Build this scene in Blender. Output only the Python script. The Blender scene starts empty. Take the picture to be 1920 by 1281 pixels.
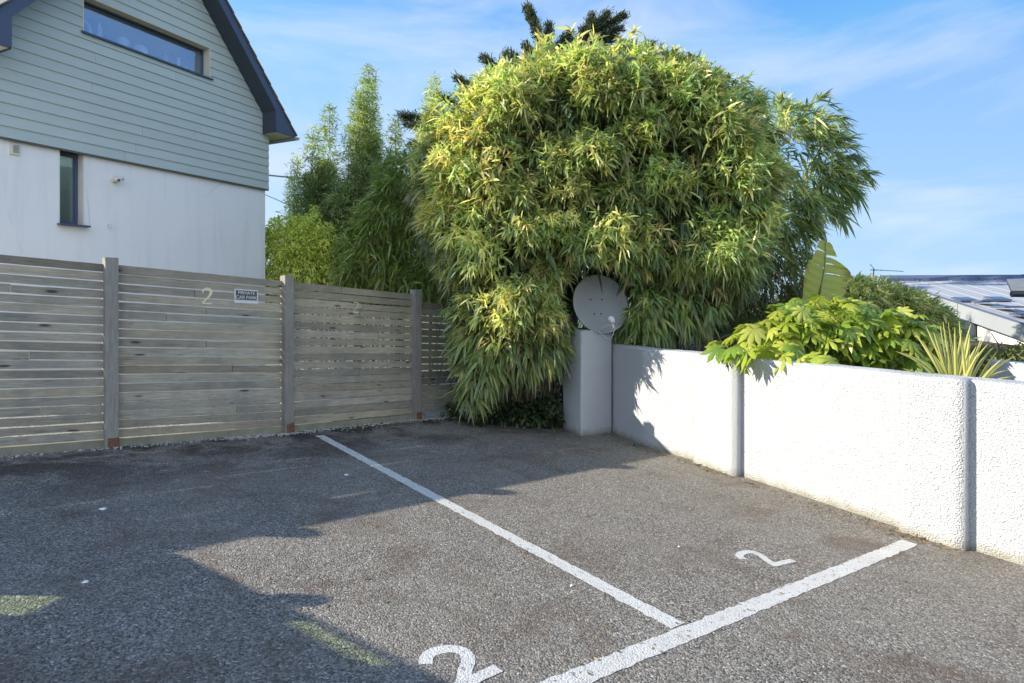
import bpy, bmesh, math, random
import numpy as np
from mathutils import Vector, Matrix

# ------------------------------------------------------------------ camera, sky, sun, exposure
F, CX, Y0, CAMH = 1100.0, 960.0, 550.0, 1.4          # focal length and horizon of the photograph (1920 wide), eye height
GA, GB = -0.0604, -0.0524                            # fall of the tarmac to the right and away from the camera
SUN_AZ, SUN_EL = 95.0, 22.8                          # degrees left of the view direction, elevation
scene = bpy.context.scene
COL = scene.collection
cam_d = bpy.data.cameras.new("camera"); cam = bpy.data.objects.new("camera", cam_d); COL.objects.link(cam)
cam.location = (0, 0, CAMH); cam.rotation_euler = (math.radians(90), 0, 0)
cam_d.sensor_width = 36; cam_d.lens = 36 * F / 1920; cam_d.shift_y = -(640.5 - Y0) / 1920
cam_d.clip_start = 0.05; cam_d.clip_end = 3000
scene.camera = cam

az = math.radians(SUN_AZ); el = math.radians(SUN_EL)
TO_SUN = Vector((-math.sin(az) * math.cos(el), math.cos(az) * math.cos(el), math.sin(el)))
sun_d = bpy.data.lights.new("sun", 'SUN'); sun_d.energy = 3.0; sun_d.angle = math.radians(0.4); sun_d.color = (1.0, 0.92, 0.79)
sun = bpy.data.objects.new("sun", sun_d); COL.objects.link(sun)
sun.rotation_euler = (-TO_SUN).to_track_quat('-Z', 'Y').to_euler()

world = bpy.data.worlds.new("World"); scene.world = world; world.use_nodes = True
wn, wl = world.node_tree.nodes, world.node_tree.links
wn.clear()
wo = wn.new('ShaderNodeOutputWorld'); wb = wn.new('ShaderNodeBackground'); wb.inputs['Strength'].default_value = 0.15
sky = wn.new('ShaderNodeTexSky'); sky.sky_type = 'NISHITA'; sky.sun_disc = False
sky.sun_elevation = el; sky.sun_rotation = -az; sky.altitude = 0; sky.air_density = 1.0; sky.dust_density = 0.0; sky.ozone_density = 2.5
wt = wn.new('ShaderNodeTexCoord'); wm = wn.new('ShaderNodeMapping'); wm.inputs['Scale'].default_value = (1.2, 1.2, 4.5); wm.inputs['Location'].default_value = (0.55, 0.2, 0.1)
cn = wn.new('ShaderNodeTexNoise'); cn.inputs['Scale'].default_value = 1.7; cn.inputs['Detail'].default_value = 7; cn.inputs['Roughness'].default_value = 0.55; cn.inputs['Distortion'].default_value = 0.5
cr = wn.new('ShaderNodeValToRGB'); cr.color_ramp.elements[0].position = 0.45; cr.color_ramp.elements[0].color = (0, 0, 0, 1); cr.color_ramp.elements[1].position = 0.74; cr.color_ramp.elements[1].color = (0.75, 0.75, 0.75, 1)
cm = wn.new('ShaderNodeMixRGB'); cm.inputs['Color2'].default_value = (1.8, 1.92, 2.1, 1)
hs = wn.new('ShaderNodeHueSaturation'); hs.inputs['Saturation'].default_value = 1.08
tint = wn.new('ShaderNodeMixRGB'); tint.blend_type = 'MULTIPLY'; tint.inputs['Fac'].default_value = 1.0; tint.inputs['Color2'].default_value = (1.10, 0.84, 1.2, 1)
cap = wn.new('ShaderNodeMixRGB'); cap.blend_type = 'DARKEN'; cap.inputs['Fac'].default_value = 1.0; cap.inputs['Color2'].default_value = (1.12, 1.50, 2.02, 1)   # pale, not white, towards the horizon
wl.new(wt.outputs['Generated'], wm.inputs['Vector']); wl.new(wm.outputs['Vector'], cn.inputs['Vector']); wl.new(cn.outputs['Fac'], cr.inputs['Fac'])
m1 = wn.new('ShaderNodeMixRGB'); m1.blend_type = 'MULTIPLY'; m1.inputs['Fac'].default_value = 1.0; m1.inputs['Color2'].default_value = (0.40, 0.40, 0.40, 1)
gm = wn.new('ShaderNodeGamma'); gm.inputs['Gamma'].default_value = 1.45
m2 = wn.new('ShaderNodeMixRGB'); m2.blend_type = 'MULTIPLY'; m2.inputs['Fac'].default_value = 1.0; m2.inputs['Color2'].default_value = (2.5, 2.5, 2.5, 1)
wl.new(sky.outputs['Color'], m1.inputs['Color1']); wl.new(m1.outputs['Color'], gm.inputs['Color']); wl.new(gm.outputs['Color'], m2.inputs['Color1']); wl.new(m2.outputs['Color'], hs.inputs['Color']); wl.new(hs.outputs['Color'], tint.inputs['Color1']); wl.new(tint.outputs['Color'], cap.inputs['Color1']); sd = wn.new('ShaderNodeSeparateXYZ'); wl.new(wt.outputs['Generated'], sd.inputs[0])
ma = wn.new('ShaderNodeMath'); ma.operation = 'MULTIPLY_ADD'; wl.new(sd.outputs['X'], ma.inputs[0]); ma.inputs[1].default_value = 0.18; wl.new(sd.outputs['Z'], ma.inputs[2])
gr = wn.new('ShaderNodeValToRGB'); ge = gr.color_ramp.elements; ge.new(0.3); ge.new(0.5)
for e_, (p_, c_) in zip(ge, ((0.0, (1.40, 1.82, 2.12)), (0.2, (0.82, 1.42, 2.1)), (0.48, (0.28, 0.86, 1.95)), (0.9, (0.18, 0.66, 1.75)))): e_.position = p_; e_.color = (*c_, 1)
wl.new(ma.outputs[0], gr.inputs['Fac']); gx = wn.new('ShaderNodeMixRGB'); gx.inputs['Fac'].default_value = 0.75; wl.new(cap.outputs['Color'], gx.inputs['Color1']); wl.new(gr.outputs['Color'], gx.inputs['Color2']); wl.new(gx.outputs['Color'], cm.inputs['Color1']); wl.new(cr.outputs['Color'], cm.inputs['Fac']); sp = wn.new('ShaderNodeSeparateXYZ'); wl.new(wt.outputs['Generated'], sp.inputs[0])
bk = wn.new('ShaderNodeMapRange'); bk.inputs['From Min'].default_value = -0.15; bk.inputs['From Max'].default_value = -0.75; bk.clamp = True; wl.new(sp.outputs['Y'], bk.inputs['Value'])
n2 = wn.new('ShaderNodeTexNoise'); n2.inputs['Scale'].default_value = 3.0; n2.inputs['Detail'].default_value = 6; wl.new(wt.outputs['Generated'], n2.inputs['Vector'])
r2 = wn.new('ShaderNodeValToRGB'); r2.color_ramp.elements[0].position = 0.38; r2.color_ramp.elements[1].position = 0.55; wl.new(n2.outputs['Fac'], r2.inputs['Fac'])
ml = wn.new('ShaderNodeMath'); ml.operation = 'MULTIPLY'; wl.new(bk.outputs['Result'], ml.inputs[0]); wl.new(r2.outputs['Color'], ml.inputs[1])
c2 = wn.new('ShaderNodeMixRGB'); c2.inputs['Color2'].default_value = (3.5, 4.05, 4.9, 1); wl.new(ml.outputs[0], c2.inputs['Fac']); wl.new(cm.outputs['Color'], c2.inputs['Color1']); wl.new(c2.outputs['Color'], wb.inputs['Color'])   # unseen cloud band added behind the viewer to brighten what faces it
wl.new(wb.outputs['Background'], wo.inputs['Surface'])
scene.view_settings.view_transform = 'Standard'; scene.view_settings.look = 'None'
scene.view_settings.exposure = 1.72; scene.view_settings.gamma = 1.0; scene.view_settings.use_curve_mapping = False

R = np.random.default_rng(11)
random.seed(5)

# ------------------------------------------------------------------ measuring helpers
def gz(x, y): return GA * x + GB * y
def gp(X, Y, h=0.0):                                  # tarmac point seen at photograph pixel X, Y
    t = CAMH * F / (Y - (Y0 - GA * (X - CX) - F * GB)); x = (X - CX) / F * t
    return Vector((x, t, gz(x, t) + h))
def pt(X, Y, t): return Vector(((X - CX) / F * t, t, CAMH + (Y0 - Y) / F * t))

# ------------------------------------------------------------------ object helpers
def tag(o, label=None, cat=None, group=None, kind=None):
    if label: o['label'] = label
    if cat: o['category'] = cat
    if group: o['group'] = group
    if kind: o['kind'] = kind
    return o
def link(name, me, mat=None, parent=None):
    o = bpy.data.objects.new(name, me); COL.objects.link(o)
    if mat is not None: me.materials.append(mat)
    if parent is not None: o.parent = parent; o.matrix_parent_inverse = Matrix.Translation(-parent.location)
    return o
def thing(name, loc, label, cat, group=None):
    o = bpy.data.objects.new(name, None); COL.objects.link(o); o.location = loc; o.empty_display_size = 0.2
    return tag(o, label, cat, group)
def mesh_pf(name, verts, faces, mat=None, parent=None, smooth=False):
    me = bpy.data.meshes.new(name); me.from_pydata([tuple(v) for v in verts], [], faces); me.update()
    if smooth: me.polygons.foreach_set('use_smooth', [True] * len(me.polygons))
    return link(name, me, mat, parent)
def from_bm(name, bm, mat=None, parent=None, smooth=False):
    me = bpy.data.meshes.new(name); bmesh.ops.recalc_face_normals(bm, faces=bm.faces[:]); bm.to_mesh(me); bm.free()
    if smooth: me.polygons.foreach_set('use_smooth', [True] * len(me.polygons))
    return link(name, me, mat, parent)
def prism(bm, pts, off):                              # closed prism from a planar polygon and an offset vector
    off = Vector(off); a = [bm.verts.new(Vector(p)) for p in pts]; b = [bm.verts.new(Vector(p) + off) for p in pts]
    n = len(a); bm.faces.new(a[::-1]); bm.faces.new(b)
    for i in range(n): bm.faces.new((a[i], a[(i + 1) % n], b[(i + 1) % n], b[i]))
def obox(bm, c, ax, ay, az_):                         # box from centre and three half vectors
    c = Vector(c); ax = Vector(ax); ay = Vector(ay); az_ = Vector(az_)
    prism(bm, [c - ax - ay - az_, c + ax - ay - az_, c + ax + ay - az_, c - ax + ay - az_], az_ * 2)
def tube(bm, pts, r, n=8, cap=True):
    pts = [Vector(p) for p in pts]; rs = r if isinstance(r, (list, tuple)) else [r] * len(pts); rings = []
    for i, p in enumerate(pts):
        d = (pts[min(i + 1, len(pts) - 1)] - pts[max(i - 1, 0)]).normalized()
        s = d.cross(Vector((0, 0, 1)) if abs(d.z) < 0.95 else Vector((1, 0, 0))).normalized(); u = s.cross(d)
        rings.append([bm.verts.new(p + (s * math.cos(2 * math.pi * k / n) + u * math.sin(2 * math.pi * k / n)) * rs[i]) for k in range(n)])
    for a, b in zip(rings, rings[1:]):
        for k in range(n): bm.faces.new((a[k], a[(k + 1) % n], b[(k + 1) % n], b[k]))
    if cap: bm.faces.new(rings[0][::-1]); bm.faces.new(rings[-1])
def lathe(bm, prof, c, n=24, axis=None):              # profile (r, h) turned about an axis
    ax = (axis or Vector((0, 0, 1))).normalized(); s = ax.cross(Vector((0, 1, 0.1))).normalized(); u = ax.cross(s); rings = []
    c = Vector(c)
    for r, h in prof:
        rings.append([bm.verts.new(c + ax * h + (s * math.cos(2 * math.pi * k / n) + u * math.sin(2 * math.pi * k / n)) * max(r, 1e-4)) for k in range(n)])
    for a, b in zip(rings, rings[1:]):
        for k in range(n): bm.faces.new((a[k], a[(k + 1) % n], b[(k + 1) % n], b[k]))
def bevel(bm, w, seg=2):
    bmesh.ops.bevel(bm, geom=bm.edges[:], offset=w, segments=seg, affect='EDGES', profile=0.5)

# ------------------------------------------------------------------ materials
class NT:
    def __init__(s, name):
        s.m = bpy.data.materials.new(name); s.m.use_nodes = True; s.n = s.m.node_tree.nodes; s.l = s.m.node_tree.links
        s.p = s.n['Principled BSDF']; s.out = s.n['Material Output']
    def new(s, t, **kw):
        nd = s.n.new(t)
        for k, v in kw.items():
            if k in nd.inputs: nd.inputs[k].default_value = v
            else: setattr(nd, k, v)
        return nd
    def co(s, kind='Object', scale=(1, 1, 1), loc=(0, 0, 0)):
        tc = s.new('ShaderNodeTexCoord'); mp = s.new('ShaderNodeMapping'); mp.inputs['Scale'].default_value = scale; mp.inputs['Location'].default_value = loc
        s.l.new(tc.outputs[kind], mp.inputs['Vector']); return mp.outputs['Vector']
    def noise(s, vec, scale, detail=4, rough=0.55, dist=0.0):
        nd = s.new('ShaderNodeTexNoise', Scale=scale, Detail=detail, Roughness=rough, Distortion=dist); s.l.new(vec, nd.inputs['Vector']); return nd.outputs['Fac']
    def voro(s, vec, scale, out='Distance', feature='F1', rand=1.0):
        nd = s.new('ShaderNodeTexVoronoi', Scale=scale, Randomness=rand); nd.feature = feature; s.l.new(vec, nd.inputs['Vector']); return nd.outputs[out]
    def ramp(s, fac, stops):
        nd = s.new('ShaderNodeValToRGB'); e = nd.color_ramp.elements
        while len(e) < len(stops): e.new(0.5)
        for i, (p, c) in enumerate(stops):
            e[i].position = p; e[i].color = (c, c, c, 1) if isinstance(c, (int, float)) else (*c, 1)
        s.l.new(fac, nd.inputs['Fac']); return nd.outputs['Color']
    def mix(s, fac, a, b, mode='MIX'):
        nd = s.new('ShaderNodeMixRGB'); nd.blend_type = mode
        for sock, v in (('Fac', fac), ('Color1', a), ('Color2', b)):
            if isinstance(v, bpy.types.NodeSocket): s.l.new(v, nd.inputs[sock])
            elif isinstance(v, (int, float)): nd.inputs[sock].default_value = v if sock == 'Fac' else (v, v, v, 1)
            else: nd.inputs[sock].default_value = (*v, 1)
        return nd.outputs['Color']
    def math(s, op, a, b=0.0):
        nd = s.new('ShaderNodeMath'); nd.operation = op
        for i, v in enumerate((a, b)):
            if isinstance(v, bpy.types.NodeSocket): s.l.new(v, nd.inputs[i])
            else: nd.inputs[i].default_value = v
        return nd.outputs[0]
    def bump(s, h, strength=0.5, dist=0.01, prev=None):
        nd = s.new('ShaderNodeBump', Strength=strength, Distance=dist); s.l.new(h, nd.inputs['Height'])
        if prev is not None: s.l.new(prev, nd.inputs['Normal'])
        return nd.outputs['Normal']
    def attr(s, name):
        nd = s.new('ShaderNodeAttribute'); nd.attribute_name = name; return nd.outputs['Color']
    def done(s, col=None, rough=0.8, norm=None, spec=None, metal=None):
        if col is not None:
            if isinstance(col, bpy.types.NodeSocket): s.l.new(col, s.p.inputs['Base Color'])
            else: s.p.inputs['Base Color'].default_value = (*col, 1)
        if isinstance(rough, bpy.types.NodeSocket): s.l.new(rough, s.p.inputs['Roughness'])
        else: s.p.inputs['Roughness'].default_value = rough
        if norm is not None: s.l.new(norm, s.p.inputs['Normal'])
        if spec is not None: s.p.inputs['Specular IOR Level'].default_value = spec
        if metal is not None: s.p.inputs['Metallic'].default_value = metal
        return s.m
def plain(name, col, rough=0.6, var=0.12, scale=6.0, bump=0.0, metal=None, spec=None):
    t = NT(name); v = t.co(); n = t.noise(v, scale, 5)
    c = t.mix(n, tuple(x * (1 - var) for x in col), tuple(min(1, x * (1 + var)) for x in col))
    return t.done(c, rough, t.bump(t.noise(v, scale * 8, 4), bump, 0.004) if bump else None, spec, metal)

def mat_tarmac():
    t = NT('tarmac'); v = t.co()
    chips = t.voro(v, 112, 'Color'); chipd = t.voro(v, 112, 'Distance')
    sep = t.new('ShaderNodeSeparateColor'); t.l.new(chips, sep.inputs[0])
    c = t.ramp(sep.outputs[0], [(0, (0.045, 0.042, 0.039)), (0.45, (0.168, 0.152, 0.128)), (0.8, (0.285, 0.259, 0.217)), (0.94, (0.28, 0.265, 0.24)), (1, (0.55, 0.52, 0.46))])
    mid = t.noise(v, 26, 3)
    c = t.mix(0.35, c, t.mix(mid, (0.6, 0.6, 0.6), (1.4, 1.38, 1.35)), 'MULTIPLY')
    big = t.noise(v, 0.7, 6, 0.65, 0.6)
    dust = t.ramp(big, [(0.40, 0.05), (0.72, 0.5)])
    c = t.mix(dust, c, (0.25, 0.22, 0.18))                                   # dusty silt
    rust = t.ramp(t.noise(t.co(loc=(7, 3, 0)), 1.3, 7, 0.7, 0.8), [(0.50, 0.0), (0.66, 0.75)])
    c = t.mix(t.math('MULTIPLY', rust, t.ramp(mid, [(0.3, 0.35), (0.6, 1.0)])), c, (0.105, 0.070, 0.046))   # brown moss and leaf dirt
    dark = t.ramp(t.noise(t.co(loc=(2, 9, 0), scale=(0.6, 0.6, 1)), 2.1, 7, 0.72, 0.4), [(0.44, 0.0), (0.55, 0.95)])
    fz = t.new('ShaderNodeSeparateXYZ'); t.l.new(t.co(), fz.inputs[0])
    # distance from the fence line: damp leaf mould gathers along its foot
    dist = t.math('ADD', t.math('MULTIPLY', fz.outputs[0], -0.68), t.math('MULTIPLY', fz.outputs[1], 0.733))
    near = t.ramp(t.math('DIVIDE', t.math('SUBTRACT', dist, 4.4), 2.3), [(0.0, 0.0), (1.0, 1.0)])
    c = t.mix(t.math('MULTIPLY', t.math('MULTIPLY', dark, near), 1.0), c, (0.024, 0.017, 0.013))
    h = t.mix(0.5, t.math('SUBTRACT', 1.0, chipd), t.noise(v, 180, 2))
    nb = t.bump(h, 1.0, 0.011); nb = t.bump(t.noise(v, 9, 4), 0.25, 0.02, nb)
    return t.done(c, 0.82, nb, 0.3)
def mat_paint():
    t = NT('road_paint'); v = t.co()
    wear = t.math('MAXIMUM', t.ramp(t.noise(v, 34, 5, 0.75), [(0.57, 0.0), (0.64, 0.9)]), t.ramp(t.noise(v, 110, 3, 0.6), [(0.60, 0.0), (0.68, 0.8)]))
    w2 = t.ramp(t.voro(v, 95, 'Distance'), [(0.0, 0.3), (0.35, 0.0)])
    dirt = t.noise(v, 5, 5)
    c = t.mix(dirt, (0.47, 0.455, 0.41), (0.64, 0.625, 0.575))
    c = t.mix(wear, c, (0.12, 0.11, 0.10)); c = t.mix(w2, c, (0.3, 0.29, 0.26))
    nb = t.bump(t.math('SUBTRACT', 1.0, t.voro(v, 112, 'Distance')), 0.4, 0.007)
    return t.done(c, 0.7, nb)
def mat_wood(name, c1, c2, green=0.3):
    t = NT(name); v = t.co('UV')
    def sc(x, y):
        mp = t.new('ShaderNodeMapping'); mp.inputs['Scale'].default_value = (x, y, 1); t.l.new(v, mp.inputs['Vector']); return mp.outputs['Vector']
    g = t.noise(sc(2.6, 85), 2.0, 7, 0.7, 0.5); g2 = t.noise(sc(5, 220), 1.0, 3); cl = t.noise(sc(0.9, 9), 1.0, 4)
    c = t.mix(t.ramp(g, [(0.3, 0.0), (0.7, 1.0)]), c1, c2)
    c = t.mix(t.ramp(g2, [(0.35, 0.45), (0.6, 0.0)]), c, tuple(x * 0.45 for x in c1))
    c = t.mix(t.math('MULTIPLY', cl, green), c, (0.115, 0.105, 0.062)); c = t.mix(t.ramp(t.noise(t.co(), 2.2, 6, 0.7), [(0.45, 0.0), (0.68, 0.55)]), c, (0.15, 0.145, 0.13)); c = t.mix(t.ramp(t.noise(sc(3.0, 30), 1.0, 5, 0.7), [(0.56, 0.0), (0.7, 0.6)]), c, (0.10, 0.09, 0.07))
    kn = t.voro(sc(2.3, 8.5), 1.0); c = t.mix(t.ramp(kn, [(0.07, 0.9), (0.14, 0.0)]), c, (0.045, 0.036, 0.027))
    c = t.mix(1.0, c, t.attr('tone'), 'MULTIPLY')
    return t.done(c, 0.85, t.bump(t.mix(0.5, g, g2), 0.5, 0.004), 0.25)
def mat_roughcast():
    t = NT('white_roughcast'); v = t.co()
    d = t.voro(v, 105, 'Distance', 'SMOOTH_F1'); n = t.noise(v, 70, 5, 0.65); n2 = t.noise(v, 3.0, 5)
    hgt = t.mix(0.55, t.math('SUBTRACT', 1.0, d), n)
    c = t.mix(n2, (0.49, 0.495, 0.495), (0.55, 0.555, 0.555))
    sx = t.new('ShaderNodeSeparateXYZ'); t.l.new(v, sx.inputs[0])
    grime = t.math('MULTIPLY', t.ramp(t.math('ADD', t.attr('tone'), t.math('MULTIPLY', t.noise(v, 9, 5), 0.12)), [(0.06, 1.0), (0.15, 0.0)]), 0.8)
    c = t.mix(grime, c, (0.26, 0.24, 0.16))                                      # algae splash along the foot of the wall
    pits = t.ramp(t.voro(v, 38, 'Distance'), [(0.03, 0.55), (0.07, 0.0)]); c = t.mix(t.math('MULTIPLY', pits, t.ramp(t.noise(v, 5, 2), [(0.5, 0.0), (0.62, 1.0)])), c, (0.35, 0.33, 0.28))
    return t.done(c, 0.85, t.bump(t.noise(v, 7, 3), 0.25, 0.02, t.bump(hgt, 1.0, 0.034)), 0.3)
def mat_leaf(name, trans=0.38, rough=0.42, spec=0.45):
    t = NT(name); c = t.attr('tone'); t.l.new(c, t.p.inputs['Base Color']); t.p.inputs['Roughness'].default_value = rough; t.p.inputs['Specular IOR Level'].default_value = spec
    tr = t.new('ShaderNodeBsdfTranslucent'); mx = t.new('ShaderNodeMixShader'); mx.inputs[0].default_value = trans
    t.l.new(t.mix(1.0, c, (1.45, 1.5, 0.85), 'MULTIPLY'), tr.inputs['Color'])
    t.l.new(t.p.outputs[0], mx.inputs[1]); t.l.new(tr.outputs[0], mx.inputs[2]); t.l.new(mx.outputs[0], t.out.inputs['Surface'])
    return t.m
def mat_glass(name, tint=(0.9, 0.95, 0.95), refl=0.22, rough=0.02):
    t = NT(name); tr = t.new('ShaderNodeBsdfTransparent'); tr.inputs[0].default_value = (*tint, 1)
    gl = t.new('ShaderNodeBsdfGlossy'); gl.inputs['Roughness'].default_value = rough; gl.inputs[0].default_value = (0.72, 0.86, 1, 1)
    mx = t.new('ShaderNodeMixShader'); lw = t.new('ShaderNodeLayerWeight', Blend=0.25)
    t.l.new(t.math('ADD', t.math('MULTIPLY', lw.outputs['Fresnel'], 0.6), refl), mx.inputs[0])
    t.l.new(tr.outputs[0], mx.inputs[1]); t.l.new(gl.outputs[0], mx.inputs[2]); t.l.new(mx.outputs[0], t.out.inputs['Surface'])
    return t.m

M = {}
M['tarmac'] = mat_tarmac(); M['paint'] = mat_paint(); M['rough'] = mat_roughcast()
M['slat'] = mat_wood('weathered_slats', (0.27, 0.235, 0.17), (0.58, 0.51, 0.385))
M['post'] = mat_wood('weathered_posts', (0.22, 0.20, 0.165), (0.38, 0.35, 0.30), 0.1)
M['leaf'] = mat_leaf('leaf', 0.45, 0.36, 0.6); M['leaf_soft'] = mat_leaf('soft_leaf', 0.42, 0.55, 0.3); M['leaf_big'] = mat_leaf('broad_leaf', 0.45, 0.32, 0.55); M['needle'] = mat_leaf('needles', 0.12, 0.7, 0.2)
M['rust'] = plain('rusted_steel', (0.15, 0.07, 0.042), 0.9, 0.6, 30, 0.4)
M['cane'] = plain('cane', (0.20, 0.16, 0.08), 0.6, 0.35, 5)
M['bark'] = plain('bark', (0.10, 0.075, 0.055), 0.9, 0.4, 12, 0.5)
M['dish'] = plain('grey_dish', (0.32, 0.33, 0.33), 0.5, 0.10, 5, 0, None, 0.4)
M['dark_plastic'] = plain('dark_plastic', (0.03, 0.032, 0.036), 0.45, 0.2)
M['pale_plastic'] = plain('pale_plastic', (0.55, 0.56, 0.56), 0.4, 0.1)
M['slate_paint'] = plain('blue_grey_paint', (0.055, 0.075, 0.125), 0.5, 0.12, 4)
M['slate_dark'] = plain('dark_soffit_paint', (0.035, 0.045, 0.062), 0.55, 0.12, 4)
M['cream'] = plain('cream_board', (0.62, 0.58, 0.44), 0.7, 0.08)
M['gutter'] = plain('grey_gutter', (0.30, 0.31, 0.32), 0.4, 0.1)
M['soil'] = plain('soil', (0.055, 0.042, 0.030), 0.95, 0.4, 8, 0.6)
M['white'] = plain('white_china', (0.72, 0.72, 0.71), 0.4, 0.05)
M['room'] = plain('room_wall', (0.40, 0.42, 0.44), 0.9, 0.05)
M['blue_glass'] = plain('blue_ornament', (0.15, 0.36, 0.46), 0.3, 0.1)
M['glass'] = mat_glass('window_glass', (0.85, 0.90, 0.96), 0.26)
M['frost'] = mat_glass('frosted_glass', (0.30, 0.40, 0.42), 0.30, 0.25)
M['green_light_pane'] = mat_glass('green_light_pane', (0.82, 0.92, 0.66), 0.0)  # tinted pane that colours light passing the added screen
M['whitewash'] = plain('neighbour_render', (0.74, 0.74, 0.72), 0.85, 0.05)
M['zinc'] = plain('zinc_sheet', (0.30, 0.31, 0.325), 0.7, 0.10, 2.0, 0, 0.0)
M['zinc_pale'] = plain('pale_zinc', (0.33, 0.35, 0.36), 0.4, 0.12, 1.5, 0, 0.2)
M['ridge'] = plain('blue_ridge_metal', (0.07, 0.095, 0.16), 0.6, 0.15, 3)
M['brass'] = plain('cream_numeral', (0.62, 0.58, 0.36), 0.4, 0.1)
M['sign_dark'] = plain('sign_face', (0.062, 0.058, 0.062), 0.5, 0.15)
M['sign_pale'] = plain('sign_letters', (0.58, 0.57, 0.55), 0.6, 0.1)
M['litter'] = plain('dry_litter', (0.24, 0.18, 0.115), 0.9, 0.4, 20)
M['stone'] = plain('pale_stone', (0.36, 0.34, 0.30), 0.9, 0.35, 14, 0.3)
M['cable'] = plain('black_cable', (0.02, 0.02, 0.022), 0.5)
M['clay'] = plain('clay_tile', (0.58, 0.47, 0.36), 0.8, 0.3, 9)

def mat_cladding():
    t = NT('sage_boards'); v = t.co(); g = t.noise(t.co(scale=(1, 1, 14)), 3.0, 5)
    c = t.mix(t.noise(v, 1.3, 4), (0.40, 0.458, 0.425), (0.45, 0.508, 0.475)); c = t.mix(t.ramp(g, [(0.4, 0.12), (0.65, 0.0)]), c, (0.2, 0.25, 0.22))
    c = t.mix(1.0, c, t.attr('tone'), 'MULTIPLY')
    return t.done(c, 0.6, t.bump(g, 0.12, 0.003))
def mat_render():
    t = NT('house_render'); v = t.co()
    st = t.noise(t.co(scale=(2.2, 2.2, 0.22)), 2.2, 6, 0.6)
    c = t.mix(t.noise(v, 1.2, 5), (0.70, 0.70, 0.68), (0.80, 0.80, 0.78))
    c = t.mix(t.ramp(st, [(0.50, 0.0), (0.72, 0.45)]), c, (0.58, 0.585, 0.56))
    cr_ = t.new('ShaderNodeTexVoronoi', Scale=0.9); cr_.feature = 'DISTANCE_TO_EDGE'
    wv = t.mix(0.18, v, t.new('ShaderNodeTexNoise', Scale=3.0).outputs['Color']); t.l.new(wv, cr_.inputs['Vector'])
    c = t.mix(t.math('MULTIPLY', t.ramp(cr_.outputs['Distance'], [(0.0, 0.4), (0.006, 0.0)]), t.ramp(t.noise(v, 1.4, 2), [(0.55, 0.0), (0.66, 1.0)])), c, (0.28, 0.28, 0.27))
    return t.done(c, 0.85, t.bump(t.noise(v, 60, 4), 0.15, 0.004))
def mat_earth():
    t = NT('gravel_and_turf'); v = t.co()
    peb = t.voro(v, 40, 'Color'); sp = t.new('ShaderNodeSeparateColor'); t.l.new(peb, sp.inputs[0])
    c = t.ramp(sp.outputs[0], [(0, (0.16, 0.145, 0.12)), (0.6, (0.30, 0.28, 0.24)), (1, (0.48, 0.46, 0.41))])
    ln = t.new('ShaderNodeVectorMath'); ln.operation = 'LENGTH'; t.l.new(t.co(), ln.inputs[0])
    far = t.ramp(t.math('DIVIDE', ln.outputs['Value'], 40.0), [(0.32, 0.0), (0.5, 1.0)])
    c = t.mix(far, c, t.mix(t.noise(v, 0.4, 6), (0.05, 0.075, 0.025), (0.10, 0.115, 0.045)))
    return t.done(c, 0.95, t.bump(t.voro(v, 40), 0.6, 0.01))
def mat_rooftile():
    t = NT('roof_slate'); v = t.co(); c = t.mix(t.noise(v, 9, 5), (0.07, 0.07, 0.07), (0.17, 0.165, 0.15))
    c = t.mix(t.ramp(t.noise(v, 4, 5), [(0.55, 0.0), (0.7, 0.7)]), c, (0.30, 0.27, 0.16)); return t.done(c, 0.85, t.bump(t.noise(v, 25, 3), 0.5, 0.01))
M['clad'] = mat_cladding(); M['render'] = mat_render(); M['earth'] = mat_earth(); M['rooftile'] = mat_rooftile()

def set_tone(o, cols):                                # per-vertex colour of the thing
    me = o.data; a = me.attributes.new('tone', 'FLOAT_COLOR', 'POINT'); c = np.ones((len(me.vertices), 4), np.float32)
    cols = np.asarray(cols, np.float32)
    c[:, :3] = cols if cols.ndim == 2 else cols[:, None]
    a.data.foreach_set('color', c.ravel())

# ------------------------------------------------------------------ ground
def terrain():
    ax = sorted(set([-900, -500, -260, -140, -80, -50, -34, -25, -20, -17] + list(range(-14, 15, 2)) + [17, 20, 25, 34, 50, 80, 140, 260, 500, 900]))
    V = []; Fc = []; n = len(ax)
    for y in ax:
        for x in ax:
            p = gz(x, y); r = math.hypot(x, y); w = min(1, max(0, (18 - r) / 6)); w = w * w * (3 - 2 * w)
            cap = -1.0 + 0.9 * math.tanh((p + 1.0) / 0.9)
            V.append((x, y, p * w + cap * (1 - w) - 0.006))
    for j in range(n - 1):
        for i in range(n - 1): Fc.append((j * n + i, j * n + i + 1, (j + 1) * n + i + 1, (j + 1) * n + i))
    o = mesh_pf('ground', V, Fc, M['earth']); tag(o, kind='structure')
terrain()

P1, P2, P3 = gp(210, 840), gp(543, 812), gp(785, 787)
FD = (P3 - P1); FD.z = 0; FD.normalize(); FN = Vector((FD.y, -FD.x, 0))      # along the fence, and out of it towards the tarmac
P0 = P1 - (P2 - P1); PM = P0 - (P2 - P1); P4 = P3 + (P3 - P2) * 1.05; P5 = P4 + (P3 - P2)
WALL = [gp(1145, 810), gp(1205, 836), gp(1312, 866), gp(1390, 893)]
w2a = gp(1820, 1030); wdir = (w2a - WALL[3]); WALL += [gp(1697, 993), w2a, w2a + wdir * 0.8, w2a + wdir * 1.9]

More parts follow.
